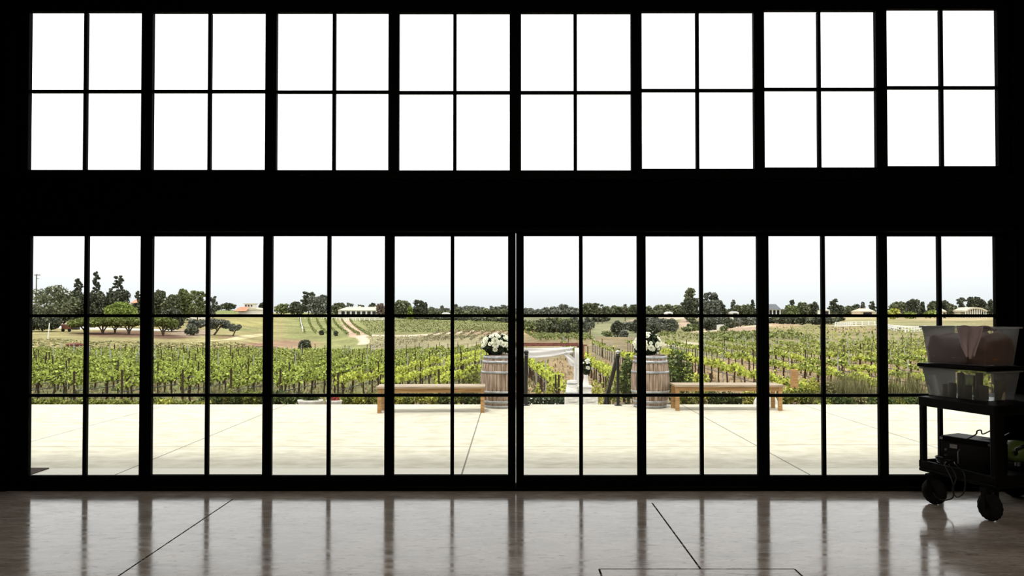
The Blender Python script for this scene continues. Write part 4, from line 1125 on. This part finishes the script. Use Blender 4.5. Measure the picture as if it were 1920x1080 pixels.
for lo,hi,Yb,lab,grp,mt_ in ((742,960,480,'low dark hedge bush along the ridge in the fourth door','ridge hedge of the fourth door','f_olive'),(986,1210,470,'low dark hedge bush along the ridge in the fifth door','ridge hedge of the fifth door','f_grey_haze'),(1214,1280,420,'low dark hedge bush along the ridge above the right flower arrangement','ridge hedge above the right flowers','f_olive'),(1300,1436,380,'low olive hedge bush on the ridge in the sixth door','ridge hedge of the sixth door','f_olive'),(1466,1540,350,'low olive hedge bush on the ridge left of the seventh muntin','ridge hedge left of the seventh muntin','f_olive'),(1566,1612,350,'low olive hedge bush on the ridge right of the white shed','ridge hedge right of the white shed','f_olive'),(1668,1806,285,'low dark hedge bush under the trees of the last door','ridge hedge of the last door','f_dark'),(66,264,188,'low dark bush filling the gaps under the far-left trees','undergrowth of the far-left trees','f_dark')):
    p=lo
    while p<hi:
        TR.append((p,(578.5 if lo>700 else 566)+R.uniform(-2,3.5),R.uniform(17,24)*(1 if lo>700 else 1.6),Yb+R.uniform(-15,15),'bush',mt_,lab,grp)); p+=R.uniform(12,15)*(1 if lo>700 else 1.5)
for lo,hi,tl,th,Ya,Yb_,mt_,lab,grp in ((984,1092,597,608,180,235,'f_olive','olive-green scrub tree in the valley above the arch beam','valley scrub above the arch'),(1092,1112,596,604,200,260,'f_grey_haze','grey-green scrub tree in the valley left of the palms','valley scrub by the palms'),(1175,1265,594,608,185,250,'f_grey_haze','grey-green scrub tree on the slope above the right flower arrangement','slope scrub above the right flowers'),(1318,1432,592,602,210,260,'f_grey_haze','grey-green grove tree above the pink dirt track','grove above the pink dirt track'),(1440,1575,593,598,215,260,'f_dark','dark scrub tree along the back of the dry knoll','scrub behind the dry knoll'),(740,962,594,597,290,320,'f_dark','dark scrub bush lining the top of the contour vines','scrub line above the contour vines')):
    p=lo
    while p<hi:
        for _ in range(2 if lo in (984,1175,1318) else 1):
            TR.append((p+R.uniform(-5,5),R.uniform(tl,th),R.uniform(18,27),R.uniform(Ya,Yb_),R.choice(('bush','broad')) if lo!=740 else 'bush',R.choice((mt_,'f_dark')),lab,grp))
        p+=R.uniform(11,16)
for t_ in TR: tree(*t_)
for p,t,w,Y,l in ((1121,568,9,300,'tall palm in the fifth door, left one of the close pair'),(1129,570,9,305,'tall palm in the fifth door, right one of the close pair'),(1172,570,9,330,'lone tall palm near the fourth thick mullion right of the arch'),(1043,609,14,160,'small bushy palm in the valley above the arch beam'),(1106,607,16,160,'small bushy palm right of the fifth muntin')):
    tree(p,t,w,Y,'palm','f_grey_haze' if t>600 else 'f_dark',l)

# ------------------------------------------------------------------ houses
def house(px0,px1,ywall,yeave,yroof,Y,wallm,roofm,label,depth=8,nw=4,hip=True,gable=False,dark_h=.45,floor_py=592):
    a = at(px0,yeave,Y); b = at(px1,yeave,Y); zb_ = min(at(px0,floor_py,Y).z, gz((a.x+b.x)/2,Y))-.5; ze = a.z; zr = at(px0,yroof,Y).z
    w = (b.x-a.x)/2; g = empty('house',((a.x+b.x)/2,Y,zb_),0,label,'house'); h = ze-zb_; rh = zr-ze
    MB().box(-w*.96,w*.96,.4,depth,0,h).build('wall',wallm,g)
    mb = MB(); ins = min(w*.35,3.5) if hip else 0
    if gable: mb.add([(-w,0,h),(w,0,h),(w,depth+.4,h),(-w,depth+.4,h),(0,0,h+rh),(0,depth+.4,h+rh)],[(0,3,2,1),(0,1,4),(2,3,5),(1,2,5,4),(3,0,4,5)])
    else: mb.add([(-w,0,h),(w,0,h),(w,depth+.4,h),(-w,depth+.4,h),(-w+ins,depth/2,h+rh),(w-ins,depth/2,h+rh)],[(0,3,2,1),(0,1,5,4),(1,2,5),(2,3,4,5),(3,0,4)])
    mb.build('roof',roofm,g)
    for k in range(nw):
        x = -w*.85+1.7*w*(k+.5)/nw; ww = w*.55/nw
        MB().box(x-ww,x+ww,.3,.45,h-min(2.2,h*.8),h-.35).build('window','winddark',g)
    return g
g = house(632,712,588,582,575.5,300,'wallw','rooftan','long single-storey white house with tan roof on the ridge in the third door',nw=7)
for x in (-.2,6.5): MB().box(x-.5,x+.5,3,4,g.children[0].dimensions.z if False else 3.2,at(670,574,300).z-g.location.z).build('chimney','wallw',g)
g = house(445,492,584,581,576,262,'wallw','rooftan','white house in the second door with red lower roof, its white gable facing us',nw=0,gable=True)
hh = at(460,570,262).z-g.location.z; MB().box(-2.6,.4,2,6,0,hh).build('upper_floor','wallw',g); MB().box(-3.0,.8,1.6,6.4,hh,hh+.25).build('upper_roof','rooftan',g)
for x in (-2.1,-1.1,-.1): MB().box(x-.25,x+.25,1.9,2.05,hh-.9,hh-.3).build('window','winddark',g)
zz=at(460,577,262).z-g.location.z; MB().add([(-5.0,-1.5,zz-1.1),(-.8,-1.5,zz-1.1),(-.2,1,zz+.3),(-3.9,1,zz+.3),(-5.0,-1.2,zz-1.3),(-.8,-1.2,zz-1.3)],[(0,1,2,3),(4,5,1,0)]).build('porch_roof','roofred',g)
house(244,256,575,568,561,200,'walltan','roofred','red-roofed house glimpsed between the dark pines at the far left',nw=1,depth=5)
house(345,380,580,577,574.5,215,'wallw','rooftan','low white house seen under the tall olive trees of the second door',nw=5,depth=6)
house(1440,1465,586,580,570,330,'wallw','roofgrey','house with large dark grey roof right of the sixth thick mullion',nw=3)
house(1544,1557,588,582,580,300,'wallw','rooftan','small flat white shed right of the seventh muntin',nw=1,depth=6,hip=False)
house(1613,1642,588,584,578.5,300,'walltan','walltan','tan house with sloping roof left of the seventh thick mullion',nw=1)
house(1113,1131,605,601.5,599.5,330,'wallw','wallw','small white building in the valley behind the palms',nw=3,depth=6,floor_py=604)
house(1372,1386,588,586,584,310,'wallw','wallw','tiny white building under the ridge trees near the sixth thick mullion',nw=1,depth=5)
house(1353,1362,613,610,609,200,'wallw','wallw','small white outbuilding beside the pink dirt track',nw=1,depth=5,floor_py=614)
house(828,842,592,588,586,400,'wallw','wallw','tiny white roof in the distant treeline left of the fourth muntin',nw=1,depth=8)
house(1250,1262,590,587,584.5,400,'wallw','wallw','tiny white house on the ridge above the right flower arrangement',nw=1,depth=8)
house(1768,1776,590,584,579,240,'walltan','rooftan','small tan house right of the last muntin',nw=1,depth=5)
# columned arena
Y=250; a=at(1811,588,Y); b=at(1849,588,Y); g=empty('arena_building',((a.x+b.x)/2,Y,gz(a.x,Y)),0,'white columned building with arched tan roof above the tote box','building')
w=(b.x-a.x)/2; ze=at(1811,582,Y).z-g.location.z; zr=at(1811,576,Y).z-g.location.z
MB().box(-w,w,3,8,0,ze).build('wall','rooftan',g)
for k in range(10):
    x=-w+2*w*k/9; zt__=ze+(zr-ze)*.6*math.sin(PI*k/9); MB().box(x-.1,x+.1,0,.2,-.3,zt__).build('column','wfence',g)
vs=[];fs=[]
for k in range(13):
    t=k/12; x=-w-.3+(2*w+.6)*t; zz=ze+(zr-ze)*math.sin(PI*t)
    vs+=[(x,-.3,zz),(x,8,zz),(x,-.3,zz-.5),(x,8,zz-.5)]
for k in range(12):
    o=k*4; fs+=[(o,o+4,o+5,o+1),(o+2,o+3,o+7,o+6),(o,o+2,o+6,o+4),(o+1,o+5,o+7,o+3)]
fs+=[(0,1,3,2),(48,50,51,49)]
MB().add(vs,fs).build('roof','rooftan',g)
# utility pole
c=at(68,560,196); zt_=at(68,514,196).z; zb_=gz(c.x,196)
g=empty('utility_pole',(c.x,196,zb_),0,'wooden utility pole with crossarm at the far left','utility pole')
MB().tube([(0,0,-.3),(0,0,zt_-zb_)],[.16,.12],8).build('pole','post',g)
MB().box(-.55,.95,-.08,.08,zt_-zb_-.35,zt_-zb_-.2).build('crossarm','post',g)
MB().box(0,.6,-.06,.06,zt_-zb_-1.25,zt_-zb_-1.15).build('bracket','post',g)
for x in (-.45,.3,.85): MB().tube([(x,0,zt_-zb_-.2),(x,0,zt_-zb_+.02)],.06,6).build('insulator','stake',g)
# leaning pale post
v=hit(90,637,90); o=MB().tube([(0,0,-.2),(.25,0,2.4)],.07,6).build('leaning_post','wfence'); o.location=v; tag(o,'leaning pale post on the dry grass slope at the far left','post')
# rocks / tractor-like dark crates on the slope
v=hit(128,622,100); g=empty('farm_trailer',(v.x,v.y,v.z),0,'small dark farm trailer parked beside the roadside trees','trailer')
MB().box(-.9,.9,-.6,.6,.45,1.3).build('bed','archwood',g); MB().box(1.0,2.0,-.5,.5,.4,1.1).build('hopper','iron',g)
for x in (-.6,.6): MB().tube([(x,-.65,.3),(x,-.5,.3)],.3,12).build('wheel','tyre',g)
for p_,r_s,l_ in ((132,.28,'reddish-brown boulder behind the last left vine row, left of three'),(143,.33,'wide reddish-brown boulder behind the last left vine row, middle of three'),(157,.26,'dark boulder behind the last left vine row, touching the first muntin')):
    v=hit(p_,650,86); bp=[(r_s*1.2*math.sin(PI*q/7)*(1+.1*math.sin(q*2+p_)),r_s*1.6*(1-math.cos(PI*q/7))/2) for q in range(8)]
    o=MB().lathe(bp,11,sx=1.5).build('boulder','archwood',smooth=True); o.location=v; tag(o,l_,'rock')
# white fences
def fence(pts,label,ymin,n,h=1.2):
    W=[hit(x,y,ymin) for x,y in pts]; 
    g=empty('rail_fence',W[0],0,label,'fence'); o0=W[0]
    seg=[(b-a).length for a,b in zip(W,W[1:])]; tot=sum(seg)
    P=[]
    for k in range(n+1):
        d=tot*k/n; i=0
        while i<len(seg)-1 and d>seg[i]: d-=seg[i]; i+=1
        p=W[i].lerp(W[i+1],d/seg[i]); p.z=gz(p.x,p.y); P.append(p-o0)
    for p in P: MB().box(p.x-.09,p.x+.09,p.y-.09,p.y+.09,p.z-.3,p.z+h).build('post','wfence',g)
    for zr_ in (h*.55,h*.95): MB().tube([p+Vector((0,0,zr_)) for p in P],.09,4).build('rail','wfence',g)
fence([(560,597),(600,597.5),(640,600),(668,602),(700,602.5),(730,603)],'white rail fence along the hilltop above the contour vines',120,24,1.1)
fence([(1664,617),(1680,621),(1700,624),(1720,622),(1735,620)],'white rail fence curving below the dry field by the tote box',70,18,.9)
fence([(1566,613),(1600,611),(1640,610)],'white rail fence left of the seventh thick mullion',110,12,1.0)
fence([(563,600),(565,612),(568,622)],'white fence running down the hill left of the third muntin',110,8,.9)

# ------------------------------------------------------------------ the cart and its load
P1=flat(1752,945); P2=flat(1853,975); P3=flat(1900,931); 
ex=Vector((P3.x-P1.x,P3.y-P1.y,0)).normalized(); ang=math.atan2(ex.y,ex.x)
ey=Vector((-math.sin(ang),math.cos(ang),0))
Wd=.55; Ln=.95; AX=.02; AR=.08; AY2=.15
org=Vector((P1.x,P1.y,0))-ey*Wd    # near left wheel corner in the cart frame
cart=empty('utility_cart',org,ang,'black two-shelf utility cart on knobbly wheels in front of the last door','cart')
def tray(z0,z1,name):
    mb=MB(); X0,X1,Y0,Y1=-AX,Ln+AR,-AY2*.5,Wd+AY2
    mb.box(X0,X1,Y0,Y1,z0,z0+.03)
    mb.box(X0,X1,Y0,Y0+.025,z0+.03,z1); mb.box(X0,X1,Y1-.025,Y1,z0+.03,z1); mb.box(X0,X0+.025,Y0+.025,Y1-.025,z0+.03,z1); mb.box(X1-.025,X1,Y0+.025,Y1-.025,z0+.03,z1)
    return mb.build(name,'cart',cart,bevel=.008)
tray(.27,.37,'lower_shelf')
mb=MB(); mb.box(-AX,Ln+AR,-AY2*.5,Wd+AY2,.86,.945).build('top_shelf','cart',cart,bevel=.01)
for x in (0,Ln):
    for y in (0,Wd):
        lx0,lx1=(-AX,.085) if (x==0 and y==0) else (-AX,.03) if x==0 else (Ln-.02,Ln+AR)
        ly0,ly1=(-AY2*.5,-.01) if y==0 else (Wd+AY2-.06,Wd+AY2)
        MB().box(lx0+.004,lx1,ly0+.004,ly1-.004,.30,.87).build('leg','cart',cart,bevel=.01)
        sw=R.uniform(-.3,.3) if not (x==Ln and y==Wd) else 1.2
        m=Matrix.Translation((x,y,.112)) @ Matrix.Rotation(sw+PI/2*0,4,'Z')
        wb=MB(); prof=[]
        for k in range(9):
            t=-1+2*k/8; prof.append((.110-.045*(abs(t)**2.4),t*.052))
        n=30; vs=[];fs=[]
        for i,(r,yy) in enumerate(prof):
            for k in range(n):
                w_=2*PI*k/n; rr2=r+(.005 if (k+i)%2 and 1<i<7 else 0); vs.append(m@Vector((yy,rr2*math.cos(w_),rr2*math.sin(w_))))
        for i in range(8):
            for k in range(n):
                k2=(k+1)%n; fs.append((i*n+k,i*n+k2,(i+1)*n+k2,(i+1)*n+k))
        fs.append(tuple(range(n-1,-1,-1))); fs.append(tuple(range(8*n,9*n)))
        wh=wb.add(vs,fs).build('wheel','tyre',cart)
        MB().tube([m@Vector((-.053,0,0)),m@Vector((.053,0,0))],[.05,.05],14).build('hub','cart',wh); MB().tube([m@Vector((-.064,0,0)),m@Vector((.064,0,0))],[.012,.012],8).build('axle','chrome',wh)
        fk=MB(); fk.box(-.070,-.060,-.02,.02,-.01,.135,m); fk.box(.060,.070,-.02,.02,-.01,.135,m); fk.box(-.070,.070,-.035,.035,.125,.16,m)
        fk.build('caster_fork','cart',cart)
MB().tube([(Ln+.08,.02,.90),(Ln+.2,.02,.98),(Ln+.24,.08,1.0),(Ln+.24,Wd-.08,1.0),(Ln+.2,Wd-.02,.98),(Ln+.08,Wd-.02,.90)],.016,10).build('handle','cart',cart,smooth=True)

def rbox(x0,x1,y0,y1,z0,z1,tp=.03,wall=None):
    mb=MB()
    def ring(a,z): return [(x0-a,y0-a,z),(x1+a,y0-a,z),(x1+a,y1+a,z),(x0-a,y1+a,z)]
    mb.add(ring(-tp,z0)+ring(0,z1),[(0,3,2,1),(0,1,5,4),(1,2,6,5),(2,3,7,6),(3,0,4,7)]); return mb
zt0=.945; th=.275
TA=math.atan2(-.934,.356); TX=Vector((.356,-.934,0)); TY=Vector((.934,.356,0))
def tote(zb_,label,h,dx=0,dy=0,rz=0,length=.62,wid=.42):
    c=Vector((4.11,6.715,0))+TX*dx+TY*dy; g=empty('storage_tote',(c.x,c.y,zb_),TA+rz,label,'storage box')
    o=rbox(-length/2,length/2,-wid/2,wid/2,.002,h,.035).build('tub','tote',g); 
    mb=MB(); a=.018
    mb.box(-length/2-a,length/2+a,-wid/2-a,-wid/2,h-.012,h+.004); mb.box(-length/2-a,length/2+a,wid/2,wid/2+a,h-.012,h+.004); mb.box(-length/2-a,-length/2,-wid/2,wid/2,h-.012,h+.004); mb.box(length/2,length/2+a,-wid/2,wid/2,h-.012,h+.004)
    mb.build('rim','tote',g)
    return g,length,wid
h1=.255
t1,L1,W1=tote(zt0,'clear plastic tote of ivory candles on the cart, under the fabric tote',h1)
MB().box(-L1/2-.035,L1/2+.035,-W1/2-.03,W1/2+.03,h1+.005,h1+.04).build('lid','cart',t1,bevel=.008)
t2,L2,W2=tote(zt0+h1+.042,'clear plastic tote full of pale pink fabric, top of the cart stack',.335,dx=.0,length=.62)
# folded fabric in upper tote
def wob(x,y,s=0): return .02*math.sin(9*x+s)+.018*math.sin(13*y+2*s)+.012*math.sin(23*x+7*y)
def heap(name,x0,x1,y0,y1,h,mt,label,zbase,nx=26,ny=14,taper=.03):
    c=t2.location; g=empty(name,(c.x,c.y,zbase),TA,label,'fabric')
    vs=[];fs=[]
    for i in range(nx+1):
        for j in range(ny+1):
            x=x0+(x1-x0)*i/nx; y=y0+(y1-y0)*j/ny; e=min(i,nx-i,j,ny-j)
            z=h*(.55 if e==0 else .9 if e==1 else 1)+wob(x*1.5,y)*(1 if e>0 else .5)
            vs.append((x,y,z))
    for i in range(nx):
        for j in range(ny):
            a=i*(ny+1)+j; fs.append((a,a+ny+1,a+ny+2,a+1))
    per=[i*(ny+1) for i in range(nx+1)]+[nx*(ny+1)+j for j in range(1,ny+1)]+[i*(ny+1)+ny for i in range(nx-1,-1,-1)]+[j for j in range(ny-1,0,-1)]
    lay=[per]
    for q in range(1,6):
        o=len(vs); t=q/5
        for pidx in per:
            v=vs[pidx]; k=1-.0*t; bulge=.006*math.sin(v[0]*30+q*1.7)+.005*math.sin(v[1]*25+q)
            xx=v[0]*(1-taper*2.2*t)+bulge*(1 if abs(v[1])<.15 else 0); yy=v[1]*(1-taper*3.4*t)+bulge*.8
            vs.append((xx,yy,v[2]*(1-t)+.006))
        lay.append(list(range(o,o+len(per))))
    for a,b in zip(lay,lay[1:]):
        n=len(a)
        for k in range(n): fs.append((a[k],b[k],b[(k+1)%n],a[(k+1)%n]))
    fs.append(tuple(lay[-1]))
    o=MB().add(vs,fs).build('cloth_folds',mt,g,smooth=True); return g
zb2=t2.location.z
heap('folded_fabric',-.285,.10,-.185,.185,.26,'pink','heap of folded pale pink fabric filling the upper tote',zb2+.004)
heap('folded_fabric',0.12,.285,-.185,.185,.25,'rust','rust-brown fabric at the right end of the upper tote',zb2+.004,nx=12)
# fabric corner hanging over the front
g=empty('draped_cloth',(t2.location.x,t2.location.y,zb2),TA,'corner of pink fabric hanging over the front rim of the upper tote','fabric')
vs=[];fs=[]; n=16; m=10
for i in range(n+1):
    t=i/n
    for j in range(m+1):
        s=j/m; 
        if t<.25: # over the rim from inside
            q=t/.25; y=-W2/2+.10-(.135)*q; z=.30+.045*math.sin(q*PI*.5); half=.125
        else:
            q=(t-.25)/.75; y=-W2/2-.035+.018*q*0; z=.345-.27*q; half=.125*(1-q**1.5*.75)
        x=.20+(.01*q)+half*(2*s-1)
        fold=.012*math.sin(s*14+t*5)*(.4+t)
        if x>L2/2+.022: y+=(x-L2/2-.022); x=L2/2+.022+abs(fold)
        vs.append((x,y+fold-(.012 if t>=.25 else 0),z+(.008*math.sin(s*9) if t<.25 else .012*math.sin(s*PI*3)*q)))
for i in range(n):
    for j in range(m):
        a=i*(m+1)+j; fs.append((a,a+1,a+m+2,a+m+1))
o=MB().add(vs,fs).build('cloth_corner','pink',g,smooth=True); so=o.modifiers.new('s','SOLIDIFY'); so.thickness=.004
# candles in lower tote
cd=[(-.22,-.08,.03,.10),(-.12,-.10,.034,.12),(-.03,-.06,.036,.085),(.06,-.10,.034,.11),(.15,-.05,.036,.09),(.24,-.09,.036,.12),(.30,.05,.04,.16),(-.18,.08,.03,.20),(.04,.08,.03,.215)]
cl=['short ivory pillar candle at the left of the lower tote','ivory candle with rounded shoulder, second from the left in the lower tote','short wide ivory candle, third from the left in the lower tote','ivory candle in the middle front of the lower tote','short ivory candle right of the middle in the lower tote','ivory candle near the right front of the lower tote','thick ivory candle at the right end of the lower tote','tall slim ivory candle at the back left of the lower tote','tall slim ivory candle at the back middle of the lower tote']
for (x,y,r,h_),lb in zip(cd,cl):
    p=t1.matrix_world if False else None
    c=t1.location+TX*x*.82+TY*y*.95
    g=empty('pillar_candle',(c.x,c.y,zt0+.004),TA,lb,'candle','candles in the lower tote')
    MB().lathe([(r*.96,0),(r,.006),(r,h_-.008),(r*.9,h_),(r*.5,h_-.004)],18).build('wax','candle',g,smooth=False)
    MB().tube([(0,0,h_-.004),(.002,0,h_+.012)],.0025,5).build('wick','cable',g)
# wire frames (glass holder) hint
c=t1.location+TX*(-.07)+TY*(.09)
g=empty('glass_holder',(c.x,c.y,zt0+.004),TA,'empty square glass candle holder standing in the lower tote','glass holder')
MB().box(-.06,.06,-.03,.03,0,.006).box(-.06,-.055,-.03,.03,.006,.19).box(.055,.06,-.03,.03,.006,.19).box(-.055,.055,-.03,-.026,.006,.19).box(-.055,.055,.026,.03,.006,.19).build('glass_body','tote',g)

# equipment on the lower shelf
zs=.302
def onshelf(x,y): return cart.location+ex*x+ey*y
c=Vector((4.08,6.62,0)); amp=empty('amplifier_case',(c.x,c.y,zs),TA+.12,'black amplifier case with knobs on the lower cart shelf','amplifier')
MB().box(-.27,.27,-.17,.17,0,.30).build('case_body','cart',amp,bevel=.012)
MB().box(-.25,.25,-.176,-.17,.03,.25).build('front_panel','iron',amp)
for i in range(3): MB().tube([(-.2+.0*i,-.176,.08+.05*i),(-.2,-.195,.08+.05*i)],.012,10).build('knob','chrome',amp)
MB().box(-.16,-.08,-.179,-.176,.2,.235).build('badge','stake',amp)
MB().tube([(-.05,-.18,.06),(-.05,-.215,.08),(-.05,-.215,.18),(-.05,-.18,.2)],.007,6).build('grip','chrome',amp)
for sx in (-1,1):
    for sy in (-1,1): MB().box(sx*.26-.015,sx*.26+.015,sy*.16-.015,sy*.16+.015,.265,.285).build('corner_cap','stake',amp)
amp.scale=(.81,.77,1)
# cables
def cable(pts,label,r=.006,res=8):
    P=[Vector(p) for p in pts]; out=[]
    Q=[P[0]]+P+[P[-1]]
    for i in range(1,len(Q)-2):
        for k in range(res):
            t=k/res; a,b,c_,d=Q[i-1],Q[i],Q[i+1],Q[i+2]
            out.append(.5*((2*b)+(-a+c_)*t+(2*a-5*b+4*c_-d)*t*t+(-a+3*b-3*c_+d)*t**3))
    out.append(P[-1]); o=MB().tube(out,r,6).build('cable','cable',smooth=True); tag(o,label,'cable'); return o
def wl(x,y,z): v=onshelf(x+.06,y+.12) if z>.5 else onshelf(x,y); return (v.x,v.y,z)
zt_=zs+.29
cable([wl(.1,.25,zt_),wl(.16,.2,zt_+.05),wl(.12,.15,zt_+.09),wl(.22,.2,zt_+.085),wl(.36,.3,zt_+.03),wl(.5,.3,zt_+.07),wl(.42,.2,zt_+.06),wl(.3,.15,zt_+.015),wl(.2,.2,zt_+.005)],'black cable looped on top of the amplifier case')
cable([wl(.2,.12,zt_),wl(.3,.1,zt_+.04),wl(.42,.15,zt_+.03),wl(.55,.2,zt_+.045),wl(.6,.3,zt_)],'thin black cable lying behind the near cart leg on the amplifier case')
pts=[]
for k in range(26):
    a=k*.9; r=.075+.012*math.sin(k*1.7); pts.append(wl(.10+r*math.cos(a),.52+r*.9*math.sin(a),zs+.06+.0022*k))
cable(pts,'coiled black power cable on the left end of the lower cart shelf',.008)
cable([wl(.05,.42,.40),wl(-.035,.40,.38),wl(-.045,.32,.25),wl(-.045,.31,.13),wl(-.045,.38,.08),wl(-.045,.47,.07),wl(-.045,.52,.12)],'cable end hanging from the lower cart shelf towards the left wheel',.006)
cable([wl(.05,.36,.41),wl(-.035,.30,.41),wl(-.045,.20,.34),wl(-.045,.2,.2),wl(-.045,.27,.13),wl(-.045,.32,.18),wl(-.045,.28,.3),wl(-.035,.36,.39)],'cable loop hanging in front of the lower cart shelf',.006)
# green tool behind the cart at the right edge
v=flat(1925,900); v=Vector((4.62,6.62,0)); v=Vector((4.53,6.73,0))
g=empty('leaf_blower',(v.x,v.y,zs),ang,'green and black garden blower standing on the lower cart shelf at the right edge','garden tool')
z_=at(1910,846,v.y).z-zs
MB().lathe([(.0,z_-.10),(.08,z_-.09),(.125,z_-.03),(.12,z_+.04),(.06,z_+.09),(0,z_+.1)],20,sx=1.1).build('housing','green',g,smooth=True)
MB().box(-.10,.10,-.10,.10,.0,z_-.08).build('stand','cart',g,bevel=.02)
MB().tube([(-.12,-.1,z_),(-.16,-.13,z_+.05),(-.08,-.14,z_+.08),(.02,-.13,z_+.04)],.012,8).build('handle','iron',g,smooth=True)
MB().lathe([(.025,0),(.025,.03)],14,c=(-.13,-.12,z_-.1)).build('cap','chrome',g)

for o in fproto: bpy.data.objects.remove(o)
for p in VP+VB:
    if id(p) not in used:
        for ch in list(p.children): bpy.data.objects.remove(ch)
        bpy.data.objects.remove(p)

# ------------------------------------------------------------------ light
w = bpy.data.worlds.new('overcast_sky'); sc.world = w; w.use_nodes = True
N = w.node_tree.nodes; L = w.node_tree.links; bg = N['Background']
tc = N.new('ShaderNodeTexCoord'); sp = N.new('ShaderNodeSeparateXYZ'); L.new(tc.outputs['Generated'], sp.inputs[0])
rp = N.new('ShaderNodeValToRGB'); e = rp.color_ramp.elements
e[0].position = 0.0; e[0].color = (.90,.95,.97,1); e[1].position = .16; e[1].color = (1,1,1,1)
x_ = rp.color_ramp.elements.new(.06); x_.color = (.96,.985,.995,1)
L.new(sp.outputs[2], rp.inputs[0]); L.new(rp.outputs[0], bg.inputs[0])
mr = N.new('ShaderNodeMapRange'); mr.inputs[1].default_value=0; mr.inputs[2].default_value=.2; mr.inputs[3].default_value=1.0; mr.inputs[4].default_value=1.95
L.new(sp.outputs[2], mr.inputs[0]); L.new(mr.outputs[0], bg.inputs[1])
sd = bpy.data.lights.new('sun','SUN'); sd.energy = 3.0; sd.angle = math.radians(9); sd.color = (1,.96,.87)
so = bpy.data.objects.new('sun', sd); C.objects.link(so); so.rotation_euler = (math.radians(14), math.radians(-8), 0)

ld = bpy.data.lights.new('fill_light','AREA'); ld.shape='RECTANGLE'; ld.size=4; ld.size_y=3; ld.energy=350; ld.color=(1,.84,.70)  # unseen warm fill, added to lift the floor and the tote fabric
lo = bpy.data.objects.new('fill_light', ld); C.objects.link(lo); lo.location=(1.5,-2.5,5.9); lo.rotation_euler=(0,0,0)
cam = bpy.data.cameras.new('camera'); co = bpy.data.objects.new('camera', cam); C.objects.link(co)
co.location = (0,0,EYE); co.rotation_euler = (PI/2+PITCH,0,0)
cam.sensor_width = 36; cam.lens = F/1920*36; cam.shift_y = (CY-540)/1920; cam.clip_end = 4000; cam.clip_start = .05
sc.camera = co
vs_ = sc.view_settings; vs_.view_transform = 'Standard'; vs_.look = 'None'; vs_.gamma = 1; vs_.use_curve_mapping = False; vs_.exposure = 0
sc.cycles.transparent_max_bounces = 24; sc.cycles.max_bounces = 8
